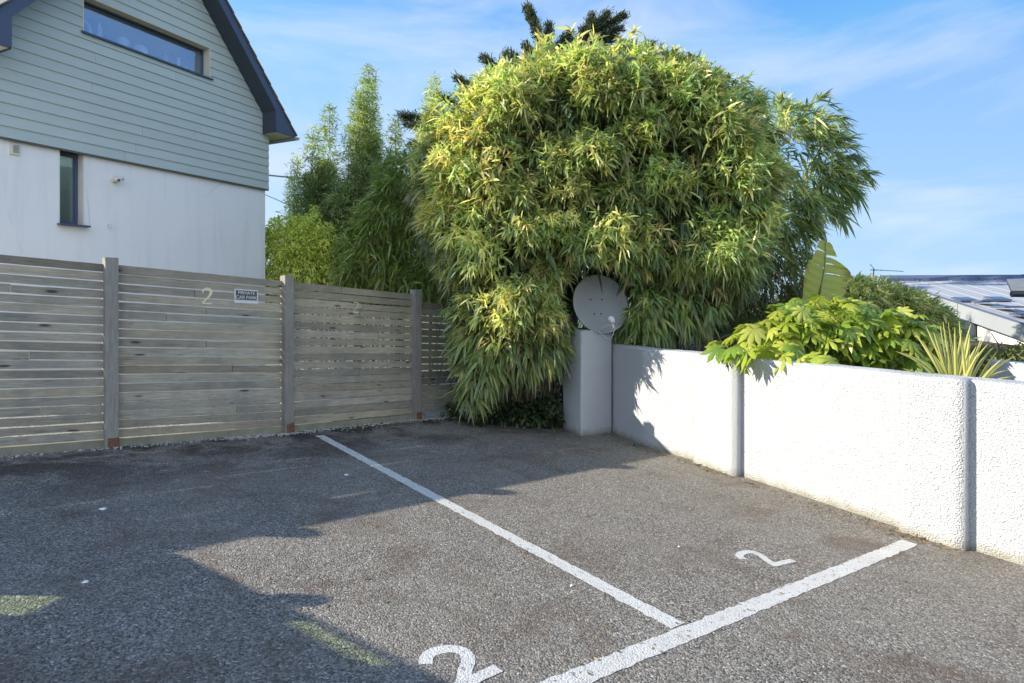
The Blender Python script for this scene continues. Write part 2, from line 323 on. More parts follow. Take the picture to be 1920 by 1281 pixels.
def tarmac():
    e = FN * -0.02
    edge = [PM + e + (PM - P1) * 0.8, P1 + e, P2 + e, P3 + e, P3 + FD * 0.25 + FN * 0.1, gp(905, 778), gp(960, 789), gp(1050, 800)] + [Vector((WALL[0].x + 0.15, WALL[0].y + 0.05, 0))] + [Vector((w.x + 0.12, w.y + 0.05, 0)) for w in WALL[1:]]
    poly = [(p.x, p.y) for p in edge] + [(7.5, -7), (-9, -7), (-9, 1.5)]
    bm = bmesh.new(); vs = [bm.verts.new((x, y, gz(x, y))) for x, y in poly]; f = bm.faces.new(vs)
    bmesh.ops.triangulate(bm, faces=[f])
    o = from_bm('car_park', bm, M['tarmac']); tag(o, kind='structure')
    for p in o.data.polygons:
        if p.normal.z < 0: o.data.flip_normals(); break
tarmac()

def ribbon(name, pts, width, label, cat, lift=0.004, group=None, jag=0.0):
    pts = [Vector((p.x, p.y, 0)) for p in pts]; dense = []
    for a, b in zip(pts, pts[1:]):
        k = max(1, int((b - a).length / 0.03))
        dense += [a.lerp(b, i / k) for i in range(k)]
    dense.append(pts[-1]); V = []; Fc = []
    for i, p in enumerate(dense):
        d = (dense[min(i + 1, len(dense) - 1)] - dense[max(i - 1, 0)]).normalized(); s = Vector((-d.y, d.x, 0))
        for sg in (1, -1):
            q = p + s * (width / 2 + (R.normal() * jag)) * sg; V.append((q.x, q.y, gz(q.x, q.y) + lift))
    for i in range(len(dense) - 1): Fc.append((2 * i + 1, 2 * i + 3, 2 * i + 2, 2 * i))
    o = mesh_pf(name, V, Fc, M['paint']); return tag(o, label, cat, group)
ribbon('painted_line', [gp(599, 817), gp(1271, 1174)], 0.098, 'long white bay line running from the timber fence to the T junction', 'road marking', 0.0018, None, 0.0035)
lb0, lb1 = gp(1707, 1017), gp(1100, 1264)
ribbon('painted_line', [lb0, lb1, lb1 + (lb1 - lb0) * 0.9], 0.105, 'white bay line running out across the front from the foot of the white wall', 'road marking', 0.0018, None, 0.0035)
def smooth_path(pts, n=8):
    out = []
    P = [pts[0]] + pts + [pts[-1]]
    for i in range(1, len(P) - 2):
        p0, p1, p2, p3 = P[i - 1:i + 3]
        for k in range(n):
            t = k / n; out.append(0.5 * ((2 * p1) + (p2 - p0) * t + (2 * p0 - 5 * p1 + 4 * p2 - p3) * t * t + (3 * p1 - p0 - 3 * p2 + p3) * t ** 3))
    out.append(pts[-1]); return out
def numeral(bowl, foot, w, label):
    bw = smooth_path([gp(*b) for b in bowl]); a = gp(*foot[0]); b = gp(*foot[1])
    V = []; Fc = []
    def rib(path, lift):
        base = len(V)
        for i, p in enumerate(path):
            d = (path[min(i + 1, len(path) - 1)] - path[max(i - 1, 0)]); d.z = 0; d.normalize(); s = Vector((-d.y, d.x, 0))
            for sg in (1, -1):
                q = p + s * (w / 2 * (1 + R.normal() * 0.03)) * sg; V.append((q.x, q.y, gz(q.x, q.y) + lift))
        for i in range(len(path) - 1): Fc.append((base + 2 * i + 1, base + 2 * i + 3, base + 2 * i + 2, base + 2 * i))
    rib(bw, 0.0016); rib([a.lerp(b, k / 10) for k in range(11)], 0.0024)
    tag(mesh_pf('painted_number', V, Fc, M['paint']), label, 'road marking')
numeral([(799, 1246), (800, 1232), (815, 1222), (843, 1217), (868, 1222), (878, 1238), (872, 1258), (868, 1284)], [(856, 1290), (934, 1253)], 0.058, 'large white number 2 painted on the tarmac at the front edge of the shade')
numeral([(1395, 1049), (1386, 1042), (1396, 1036), (1414, 1036), (1428, 1043), (1440, 1052), (1457, 1062)], [(1449, 1060), (1488, 1051)], 0.050, 'small white number 2 painted in the bay beside the white wall')

# ------------------------------------------------------------------ timber fence
FH = 1.80
fence = thing('timber_fence', P1, 'weathered grey timber fence of horizontal slats between square posts', 'fence')
def board(bm, uvl, tl, a, b, h, th, z_off, sid, tone, wob=0.0028):
    """one slat from a to b (ground points), lower edge z_off above the ground line"""
    n = 14; rows = []; ph = R.uniform(0, 6.28); am = abs(R.normal()) * wob; tw = R.normal() * 0.003
    for i in range(n + 1):
        s = i / n; p = a.lerp(b, s); w1 = am * math.sin(ph + s * 4.2) + R.normal() * 0.0007; w2 = am * math.sin(ph * 1.7 + s * 3.1) * 0.7 + R.normal() * 0.0007
        zl = p.z + z_off + w1; zh = p.z + z_off + h + w2
        o1 = FN * (th / 2 + tw); o2 = FN * (-th / 2 + tw)
        rows.append([bm.verts.new((p.x + o.x, p.y + o.y, z)) for o, z in ((o1, zl), (o1, zh), (o2, zh), (o2, zl))])
    L = (b - a).length
    for v in sum(rows, []): v[tl] = (tone[0], tone[1], tone[2], 1)
    for i in range(n):
        A_, B_ = rows[i], rows[i + 1]
        for k in range(4):
            f = bm.faces.new((A_[k], B_[k], B_[(k + 1) % 4], A_[(k + 1) % 4]))
            for lp in f.loops:
                q = 0 if lp.vert in A_ else 1; kk = (A_ if q == 0 else B_).index(lp.vert)
                lp[uvl].uv = (sid * 7.31 + L * (i + q) / n, sid * 0.37 + (h if kk in (1, 2) else 0) + (0.3 if k == 1 else 0))
    for rw in (rows[0], rows[-1]):
        f = bm.faces.new(rw if rw is rows[0] else rw[::-1])
        for lp in f.loops: lp[uvl].uv = (sid * 3.1, sid)
def new_board_bm():
    bm = bmesh.new(); return bm, bm.loops.layers.uv.new('UVMap'), bm.verts.layers.float_color.new('tone')
def panel(a, b, back, top, bottom, n, label=None, skip=0, warm=0.0, gapw=0.009):
    bm, uvl, tl = new_board_bm(); a = a - FN * back; b = b - FN * back
    a = Vector((a.x, a.y, gz(a.x, a.y))); b = Vector((b.x, b.y, gz(b.x, b.y)))
    pitch = (top - bottom) / n
    for k in range(skip, n):
        g = gapw * R.uniform(0.8, 1.5); tn = R.uniform(0.78, 1.18); w = R.uniform(-0.04, 0.04) + warm
        if k == n - 1: tn *= 0.72
        c = (tn * (1 + w), tn, tn * (1 - 1.3 * w))
        h = pitch - g
        if R.random() < 0.28:                        # two lengths butted together
            s = R.uniform(0.25, 0.75); m = a.lerp(b, s)
            t2 = tn * R.uniform(0.85, 1.12)
            board(bm, uvl, tl, a, m - FD * 0.002, h, 0.022, bottom + k * pitch, R.uniform(0, 90), c)
            board(bm, uvl, tl, m + FD * 0.002, b, h - R.uniform(0, 0.006), 0.02, bottom + k * pitch, R.uniform(0, 90), (t2 * (1 + w), t2, t2 * (1 - w)))
        else: board(bm, uvl, tl, a, b, h, 0.022, bottom + k * pitch, R.uniform(0, 90), c)
    return from_bm('slat_panel', bm, M['slat'], fence)
def post(p, H, w=0.105, d=0.13, rust=True, tone=1.0):
    bm, uvl, tl = new_board_bm(); c = Vector((p.x, p.y, gz(p.x, p.y)))
    n = 14; rings = []
    for i in range(n + 1):
        z = c.z - 0.05 + (H + 0.05) * i / n; j = R.normal(size=2) * 0.0012
        rings.append([bm.verts.new((c.x + FD.x * u + FN.x * v + j[0], c.y + FD.y * u + FN.y * v + j[1], z)) for u, v in ((-w / 2, 0.0), (w / 2, 0.0), (w / 2, -d), (-w / 2, -d))])
    for v in sum(rings, []): v[tl] = (tone, tone, tone, 1)
    sid = R.uniform(0, 60)
    for i in range(n):
        for k in range(4):
            f = bm.faces.new((rings[i][k], rings[i][(k + 1) % 4], rings[i + 1][(k + 1) % 4], rings[i + 1][k]))
            for lp, (q, e) in zip(f.loops, ((0, 0), (0, 1), (1, 1), (1, 0))): lp[uvl].uv = (sid + H * (i + q) / n, sid + k * 0.21 + e * w)
    f = bm.faces.new(rings[-1])
    for lp, q in zip(f.loops, ((0, 0), (1, 0), (1, 1), (0, 1))): lp[uvl].uv = (sid + q[0] * 0.02, sid + q[1] * 0.1)
    po = from_bm('post', bm, M['post'], fence)
    if rust:
        bm = bmesh.new(); h = R.uniform(0.085, 0.12)
        obox(bm, c + FD * 0.012 + FN * -(d / 2 - 0.002) + Vector((0, 0, h / 2 - 0.02)), FD * (w / 2 - 0.006), FN * (d / 2 + 0.003), (0, 0, h / 2 + 0.02)); bevel(bm, 0.004, 1)
        for v in bm.verts:
            if v.co.z > c.z + h * 0.6: v.co.z += R.uniform(-0.025, 0.012)
        from_bm('post_shoe', bm, M['rust'], po)
    return po
for p, hh in ((PM, 1.8), (P0, 1.8), (P1, 1.8), (P2, 1.8), (P3, 1.8)): post(p, hh, tone=R.uniform(0.9, 1.1))
post(P4 - FN * 0.1, 1.75, rust=False); post(P5 - FN * 0.1, 1.75, rust=False)
for a, b, n in ((PM - (P1 - P0), PM, 19), (PM, P0, 19), (P0, P1, 20), (P1, P2, 19), (P2, P3, 18)):
    panel(a + FD * 0.05, b - FD * 0.05, 0.095, FH - 0.055, 0.075, n, gapw=0.0085 if n != 18 else 0.0085)
panel(P3 + FD * 0.05, P4, 0.15, FH - 0.15, 0.07, 16, gapw=0.012); panel(P4, P5, 0.15, FH - 0.15, 0.07, 16, gapw=0.012)
bm, uvl, tl = new_board_bm(); q = gp(845, 775)
for u in range(1): board(bm, uvl, tl, q - FN * 0.02 - FD * 0.035, q - FN * 0.02 + FD * 0.035, 0.40, 0.04, 0.0, 5, (1, 1, 1), 0)
from_bm('short_stake', bm, M['post'], fence)
bm = bmesh.new()
for a, b in ((PM, P0), (P0, P1), (P1, P2), (P2, P3)):
    A_ = a + FD * 0.05 - FN * 0.125; B_ = b - FD * 0.05 - FN * 0.125
    A_.z = gz(A_.x, A_.y) - 0.03; B_.z = gz(B_.x, B_.y) - 0.03
    prism(bm, [A_, B_, B_ + Vector((0, 0, 0.095)), A_ + Vector((0, 0, 0.095))], FN * 0.07)
from_bm('concrete_footing', bm, plain('mossy_concrete', (0.22, 0.205, 0.14), 0.9, 0.5, 7, 0.5), fence)

def text_mesh(s, size, space=1.0):
    cu = bpy.data.curves.new('txt', 'FONT'); cu.body = s; cu.size = size; cu.extrude = 0.0012; cu.offset = 0.0; cu.align_x = 'CENTER'; cu.align_y = 'CENTER'; cu.space_line = 1.0; cu.space_character = space
    o = bpy.data.objects.new('txt', cu); COL.objects.link(o); dg = bpy.context.evaluated_depsgraph_get(); me = bpy.data.meshes.new_from_object(o.evaluated_get(dg))
    bpy.data.objects.remove(o); return me
ROT = None
def set_rot(d_, n_):                                  # x along the fence, y up, z out of it
    global ROT
    ROT = Matrix((d_, Vector((0, 0, 1)), n_)).transposed().to_4x4(); ROT[2][0] = -0.062
def fence_hit(X, Y, back):                            # point on the fence face seen at a pixel, and the run of that panel
    a, b = (P1, P2) if X < 543 else (P2, P3); d_ = b - a; d_.z = 0; d_.normalize(); n_ = Vector((d_.y, -d_.x, 0)); set_rot(d_, n_)
    o = Vector((0, 0, CAMH)); d = Vector(((X - CX) / F, 1, (Y0 - Y) / F)); q = a - FN * 0.095 + n_ * (0.095 - back); t = (q - o).dot(n_) / d.dot(n_); return o + d * t
def xf(me, loc): me.transform(Matrix.Translation(loc) @ ROT); return me
loc = fence_hit(462, 556, 0.08)
sg = thing('car_park_sign', loc, 'small dark sign reading PRIVATE CAR PARK on the fence', 'sign')
bm = bmesh.new(); obox(bm, (0, 0, 0), (0.125, 0, 0), (0, 0.076, 0), (0, 0, 0.002)); me = bpy.data.meshes.new('sign_plate'); bm.to_mesh(me); bm.free()
link('sign_plate', xf(me, loc), M['sign_pale'], sg)
bm = bmesh.new(); obox(bm, (0, 0.012, 0.003), (0.112, 0, 0), (0, 0.052, 0), (0, 0, 0.002)); me = bpy.data.meshes.new('sign_face'); bm.to_mesh(me); bm.free()
link('sign_face', xf(me, loc), M['sign_dark'], sg)
me = text_mesh("PRIVATE\nCAR PARK", 0.050, 0.95); me.transform(Matrix.Translation((0, 0.012, 0.0065))); link('lettering', xf(me, loc), M['sign_pale'], sg)
for X, Y, sc_, lab in ((388, 556, 0.165, 'cream metal number 2 on the fence just left of the private car park sign'), (667, 577, 0.135, 'thin cream number 2 on the right hand fence panel')):
    # a two with a curled top, swept from strokes of unequal weight
    bm = bmesh.new(); path = smooth_path([Vector(p) for p in ((-0.24, 0.22, 0), (-0.20, 0.40, 0), (0.02, 0.49, 0), (0.22, 0.38, 0), (0.22, 0.18, 0), (0.02, -0.12, 0), (-0.28, -0.42, 0))], 6)
    prev = None; thin = 0.45 if X > 500 else 1.0
    for i, p in enumerate(path):
        d = (path[min(i + 1, len(path) - 1)] - path[max(i - 1, 0)]).normalized(); s = Vector((-d.y, d.x, 0)); w = (0.045 + 0.05 * math.sin(math.pi * i / len(path)) ** 2) * thin
        cur = [bm.verts.new((p + s * w) * sc_), bm.verts.new((p - s * w) * sc_)]
        if prev: bm.faces.new((prev[0], prev[1], cur[1], cur[0]))
        prev = cur
    v = [bm.verts.new(Vector(c) * sc_) for c in ((-0.30, -0.50, 0.001), (0.28, -0.50, 0.001), (0.30, -0.34, 0.001), (0.22, -0.40, 0.001), (-0.22, -0.40, 0.001))]; bm.faces.new(v)
    ex = bmesh.ops.extrude_face_region(bm, geom=bm.faces[:]); bmesh.ops.translate(bm, verts=[g for g in ex['geom'] if isinstance(g, bmesh.types.BMVert)], vec=(0, 0, 0.004))
    me = bpy.data.meshes.new('metal_number'); bmesh.ops.recalc_face_normals(bm, faces=bm.faces[:]); bm.to_mesh(me); bm.free()
    lc = fence_hit(X, Y, 0.079); xf(me, lc); o = link('metal_number', me, M['brass']); tag(o, lab, 'house number')

# ------------------------------------------------------------------ white roughcast wall with end pillar
wall = thing('white_wall', WALL[3], 'low white roughcast garden wall with broad pilasters and a taller end pillar', 'wall')
WT = 0.24
def wn2(d): return Vector((-d.y, d.x, 0)) if (-d.y) < 0 else Vector((d.y, -d.x, 0))
def wall_top(y): return 0.70 + (8.05 - y) * 0.022
def grid_block(name, path, out, back, topf, mat, parent, res=0.02, rnd=0.022):
    """a wall piece swept along a path: rounded, slightly uneven cross-section, 'tone' stores height over the ground"""
    pts = []
    for a, b in zip(path, path[1:]):
        k = max(1, int((b - a).length / 0.06)); pts += [a.lerp(b, i / k) for i in range(k)]
    pts.append(path[-1]); V = []; tn = []; prof = []
    for i in range(14): prof.append((0, i / 14))
    V = []; Fc = []; m = None
    for i, p in enumerate(pts):
        d = pts[min(i + 1, len(pts) - 1)] - pts[max(i - 1, 0)]; d.z = 0; d.normalize(); n = wn2(d)
        top = topf(p.y); g = gz(p.x, p.y); ring = []
        hs_ = [g - 0.06] + [g + (top - rnd - g) * k / 10 for k in range(1, 11)]
        for h in hs_: ring.append((out, h))
        for k in range(1, 6): a_ = math.pi / 2 * k / 5; ring.append((out - rnd + rnd * math.cos(a_), top - rnd + rnd * math.sin(a_)))
        for k in range(0, 6): a_ = math.pi / 2 * k / 5; ring.append((-back + rnd - rnd * math.sin(a_), top - rnd + rnd * math.cos(a_)))
        ring.append((-back, g - 0.06)); m = len(ring)
        wav = 0.006 * math.sin(p.y * 3.1 + out * 40) + R.normal() * 0.0012
        for o_, h in ring:
            q = p + n * (o_ + wav); V.append((q.x, q.y, h + R.normal() * 0.0012)); tn.append(h - g)
    for i in range(len(pts) - 1):
        for k in range(m - 1): Fc.append((i * m + k, (i + 1) * m + k, (i + 1) * m + k + 1, i * m + k + 1))
    Fc.append(tuple(range(m))[::-1]); Fc.append(tuple((len(pts) - 1) * m + k for k in range(m)))
    bm = bmesh.new(); vs = [bm.verts.new(v) for v in V]
    for f in Fc: bm.faces.new([vs[i] for i in f])
    for e in bm.edges:
        if len(e.link_faces) == 2 and e.calc_face_angle(0) > 0.9: e.smooth = False
    o = from_bm(name, bm, mat, parent, True); set_tone(o, np.array(tn)); return o
grid_block('wall_run', WALL, 0.0, WT, wall_top, M['rough'], wall)
def along(a, b, s): return a.lerp(b, s)
dn = wdir.normalized()
pil1 = [WALL[2] + (WALL[3] - WALL[2]) * 0.02, WALL[3]]; pil2 = [WALL[4], gp(1818, 1029)]
for pl_ in (pil1, pil2): grid_block('pilaster', pl_, 0.105, 0.05, lambda y: wall_top(y) + 0.006, M['rough'], wall, rnd=0.026)
pil3a = WALL[6]; grid_block('pilaster', [pil3a, pil3a + dn * 0.4], 0.105, 0.05, lambda y: wall_top(y) + 0.006, M['rough'], wall, rnd=0.026)
# end pillar, square and set at an angle
pc = [Vector((0.69, 8.06, 0)), Vector((0.90, 7.61, 0)), Vector((1.37, 7.99, 0)), Vector((1.16, 8.44, 0))]
bm = bmesh.new(); prism(bm, [(p.x, p.y, gz(p.x, p.y) - 0.06) for p in pc], (0, 0, 1.42))
for v in bm.verts:
    if v.co.z > 0.3: v.co.z = 0.915
bmesh.ops.bevel(bm, geom=[e for e in bm.edges], offset=0.035, segments=4, affect='EDGES', profile=0.5)
bmesh.ops.subdivide_edges(bm, edges=[e for e in bm.edges if e.calc_length() > 0.5], cuts=10, use_grid_fill=True)
o = from_bm('end_pillar', bm, M['rough'], wall, True); set_tone(o, np.array([v.co.z - gz(v.co.x, v.co.y) for v in o.data.vertices]))

# ------------------------------------------------------------------ satellite dish on the pillar
dc = pt(1124, 571, 7.95); da = Vector((0.30, -0.92, 0.26)).normalized()
dish = thing('satellite_dish', (dc.x, dc.y, 0.915), 'grey satellite dish standing on the white end pillar under the bamboo', 'satellite dish')
bm = bmesh.new(); rr = 0.395
prof = [(rr * k / 14, 0.11 * (k / 14) ** 2 - 0.11) for k in range(15)] + [(rr + 0.012, 0.004), (rr + 0.012, -0.022), (rr, -0.026)] + [(rr * k / 14, 0.11 * (k / 14) ** 2 - 0.128) for k in range(13, -1, -1)]
lathe(bm, prof, dc + da * 0.05, 56, da); reflector = from_bm('reflector', bm, M['dish'], dish, True)
sx_ = da.cross(Vector((0, 0, 1))).normalized() * -1; sy_ = sx_.cross(da) * -1
if sy_.z < 0: sy_ = -sy_
if sx_.x < 0: sx_ = -sx_
bm = bmesh.new()
for u, v in ((-0.10, 0.08), (0.07, 0.08), (-0.07, -0.12), (0.03, -0.12)):
    bm = bmesh.new(); c_ = dc + da * (0.05 - 0.105 + 0.11 * ((u * u + v * v) / rr ** 2)) + sx_ * u + sy_ * v; lathe(bm, [(0.0, 0.006), (0.009, 0.005), (0.012, 0.0)], c_, 8, da); from_bm('mounting_bolt', bm, M['dark_plastic'], reflector)
lnb = pt(1147, 604, 7.50); foot = pt(1119, 617, 7.86)
bm = bmesh.new(); obox(bm, (foot + lnb) / 2 + Vector((0, 0, -0.015)), (lnb - foot) * 0.5, Vector((0.0, 0.018, 0)), (0, 0, 0.022)); from_bm('feed_arm', bm, M['pale_plastic'], dish)
bm = bmesh.new(); hd = (dc - lnb).normalized()
lathe(bm, [(0.0, -0.04), (0.03, -0.04), (0.032, 0.01), (0.044, 0.014), (0.046, 0.05), (0.036, 0.056), (0.0, 0.05)], lnb + Vector((0, 0, 0.02)), 20, hd); tube(bm, [lnb + Vector((0, 0, 0.0)), lnb + Vector((0.02, 0, -0.06)), lnb + Vector((0.025, 0, -0.09))], 0.014, 10)
lo = from_bm('feed_horn', bm, M['pale_plastic'], dish, True)
bm = bmesh.new(); obox(bm, foot + Vector((-0.01, -0.01, 0.0)), (0.03, 0, 0), (0, 0.025, 0), (0, 0, 0.022)); bevel(bm, 0.005, 1); from_bm('arm_bracket', bm, M['pale_plastic'], dish)
bm = bmesh.new(); tube(bm, smooth_path([foot + Vector((0.0, -0.02, -0.01)), foot + Vector((0.05, -0.16, -0.07)), foot + Vector((0.13, -0.28, -0.11)), lnb + Vector((0.03, 0.0, -0.11)), lnb + Vector((0.025, 0, -0.08))], 6), 0.0055, 6); from_bm('cable', bm, M['pale_plastic'], dish)
bm = bmesh.new(); bk = dc - da * 0.22; base = Vector((bk.x, bk.y + 0.03, 0.90)); tube(bm, [base, Vector((bk.x, bk.y + 0.03, dc.z))], 0.025, 12); obox(bm, Vector((bk.x, bk.y + 0.0, dc.z)), (0.07, 0, 0), (0, 0.05, 0), (0, 0, 0.09)); lathe(bm, [(0.09, 0), (0.09, 0.012), (0.0, 0.012)], base + Vector((0, 0, 0.012)), 16)
from_bm('mast', bm, M['gutter'], dish)

# ------------------------------------------------------------------ house with sage gable
HD = 10.4
hR = Vector(((502 - CX) / F * HD, HD, 0)); DL = HD * 0.661; hL = Vector(((-2 - CX) / F * DL, DL, 0))
HU = (hR - hL); HW = HU.length; HU.normalize(); HN = Vector((HU.y, -HU.x, 0))
def wallpt(X, Y, off=0.0):                            # (u, z) on the gable plane (or a plane set out from it) seen at a pixel
    o = Vector((0, 0, CAMH)); d = Vector(((X - CX) / F, 1, (Y0 - Y) / F)); q = hL + HN * off; t = (q - o).dot(HN) / d.dot(HN); p = o + d * t
    return (p - hL).dot(HU), p.z
def hp(u, z, off=0.0): v = hL + HU * u + HN * off; return Vector((v.x, v.y, z))
house = thing('house', hL.lerp(hR, 0.5), 'house end with pale sage boarded gable over white render and dark blue grey eaves', 'house')
zc = (wallpt(120, 280.5)[1] + wallpt(380, 330.8)[1]) / 2                      # underside of the boarding
def fit(o_):                                           # apex and pitch of the verge, measured on a plane set o_ in front of the wall
    a, b = wallpt(515, 205, o_), wallpt(438.75, 60, o_); c, d = wallpt(18.7, 34, o_), wallpt(68.7, 0, o_)
    pr = (b[1] - a[1]) / (a[0] - b[0]); pl = (d[1] - c[1]) / (d[0] - c[0]); p_ = 0.5 * (pr + pl)
    am = ((a[0] + b[0]) / 2, (a[1] + b[1]) / 2); cm_ = ((c[0] + d[0]) / 2, (c[1] + d[1]) / 2)
    u_ = (am[1] - cm_[1] + p_ * (am[0] + cm_[0])) / (2 * p_); z_ = cm_[1] + p_ * (u_ - cm_[0]); return u_, z_, p_, pr, pl
best = min(((abs(sum(wallpt(X, Y)[1] - (fit(o_)[1] - fit(o_)[2] * (wallpt(X, Y)[0] - fit(o_)[0])) for X, Y in ((486, 206), (448, 133), (410, 60)))), o_) for o_ in np.arange(0.1, 0.7, 0.01)))
OV = float(best[1]); uc, zap, pitch_, pr_, pl_0 = fit(OV)
print('house', HW, zc, uc, zap, pr_, pl_0, 'overhang', OV)
zeave = wallpt(516, 247, OV)[1]
# openings: upper window and slit window (u0,u1,z0,z1)
W1 = (wallpt(153.5, 40)[0], wallpt(393, 120)[0], (wallpt(154, 61)[1] + wallpt(393, 146)[1]) / 2, 0); W1 = (W1[0], W1[1], W1[2], wallpt(393, 90.6)[1])
W2 = (wallpt(113.5, 350)[0], wallpt(161, 350)[0], wallpt(137, 421)[1], zc)
print('W1', W1, 'W2', W2)
def vz(u): return zap - pitch_ * abs(u - uc)
# render wall (front leaf with the slit cut out), with thickness
def quad_wall(bm, u0, u1, z0, z1, off0, off1): prism(bm, [hp(u0, z0, off0), hp(u1, z0, off0), hp(u1, z1, off0), hp(u0, z1, off0)], HN * (off1 - off0))
zb = -0.5; bm = bmesh.new()
quad_wall(bm, -0.0, W2[0], zb, zc, -0.25, -0.04); quad_wall(bm, W2[1], HW - 0.02, zb, zc, -0.25, -0.04); quad_wall(bm, W2[0], W2[1], zb, W2[2], -0.25, -0.04)
from_bm('render_wall', bm, M['render'], house)
DEPTH = 8.0
bm = bmesh.new()                                       # side and back walls
for u0, u1 in ((0.0, 0.22), (HW - 0.24, HW - 0.02)): quad_wall(bm, u0, u1, zb, zeave + 0.3, -DEPTH, -0.255)
quad_wall(bm, 0.225, HW - 0.245, zb, zeave + 0.3, -DEPTH, -DEPTH + 0.2)
from_bm('side_wall', bm, M['render'], house)
# boards: each course a wedge lapped over the one below, cut to the verge and the window
bh = abs(wallpt(360, 244.4)[1] - wallpt(360, 326.9)[1]) / 5; print('board', bh)
bm = bmesh.new(); tl = bm.verts.layers.float_color.new('tone'); uend = HW + 0.012
def course(u0a, u1a, u0b, u1b, z0, z1, tone):
    fr = [hp(u0a, z0, 0.022), hp(u1a, z0, 0.022), hp(u1b, z1 + 0.004, 0.006), hp(u0b, z1 + 0.004, 0.006)]
    bk = [hp(u0a, z0, -0.012), hp(u1a, z0, -0.012), hp(u1b, z1 + 0.004, -0.012), hp(u0b, z1 + 0.004, -0.012)]
    vs = [bm.verts.new(p) for p in fr + bk]
    for v in vs: v[tl] = (tone, tone, tone, 1)
    for f in ((0, 1, 2, 3), (7, 6, 5, 4), (0, 4, 5, 1), (3, 2, 6, 7), (1, 5, 6, 2), (0, 3, 7, 4)): bm.faces.new([vs[i] for i in f])
k = 0; z = zc
while z < zap - 0.1:
    z1 = z + bh; lim = lambda zz: max(0.05, (zap + 0.05 - zz) / pitch_)
    a0, a1 = uc - lim(z), uc + lim(z); b0, b1 = uc - lim(z1), uc + lim(z1)
    a0 = max(a0, -0.01); b0 = max(b0, -0.01); a1 = min(a1, uend); b1 = min(b1, uend)
    segs = [(a0, a1, b0, b1)]
    if z1 > W1[2] + 0.001 and z < W1[3] - 0.001: segs = [(a0, W1[0], b0, W1[0]), (W1[1], a1, W1[1], b1)]
    for s in segs:
        z0c, z1c = z, z1
        cuts = [s]
        if s[1] - s[0] > 1.6:
            j = s[0] + (s[1] - s[0]) * R.uniform(0.2, 0.8); cuts = [(s[0], j - 0.0015, s[2], j - 0.0015), (j + 0.0015, s[1], j + 0.0015, s[3])]
        for c in cuts: course(*c, z0c, z1c, R.uniform(0.97, 1.03))
    # fill the part courses above and below the window
    if z < W1[2] < z1: course(W1[0], W1[1], W1[0], W1[1], z, W1[2] - 0.004, 1.0)
    if z < W1[3] < z1: course(W1[0], W1[1], W1[0], W1[1], W1[3], z1, 1.0)
    z = z1; k += 1
from_bm('boarding', bm, M['clad'], house)
bm = bmesh.new()                                       # gable wall behind the boards, round the window
quad_wall(bm, 0.0, HW - 0.02, zc + 0.002, W1[2], -0.25, -0.014)
prism(bm, [hp(0, W1[2], -0.25), hp(W1[0], W1[2], -0.25), hp(W1[0], vz(W1[0]), -0.25), hp(0.0, vz(0.0), -0.25)], HN * 0.236)
prism(bm, [hp(W1[1], W1[2], -0.25), hp(HW - 0.02, W1[2], -0.25), hp(HW - 0.02, vz(HW - 0.02), -0.25), hp(W1[1], vz(W1[1]), -0.25)], HN * 0.236)
ua, ub = W1[0], W1[1]
prism(bm, [hp(ua, W1[3], -0.25), hp(ub, W1[3], -0.25), hp(ub, vz(ub), -0.25), hp(uc, vz(uc), -0.25), hp(ua, vz(ua), -0.25)] if ua < uc < ub else [hp(ua, W1[3], -0.25), hp(ub, W1[3], -0.25), hp(ub, vz(ub), -0.25), hp(ua, vz(ua), -0.25)], HN * 0.236)
from_bm('gable_wall', bm, M['clad'], house); set_tone(bpy.data.objects[-1] if False else house.children[-1], np.ones(len(house.children[-1].data.vertices)))
bm = bmesh.new(); quad_wall(bm, -0.012, uend, zc - 0.022, zc - 0.002, -0.03, 0.014); from_bm('drip_trim', bm, plain('drip_strip', (0.10, 0.10, 0.085), 0.7, 0.3), house)
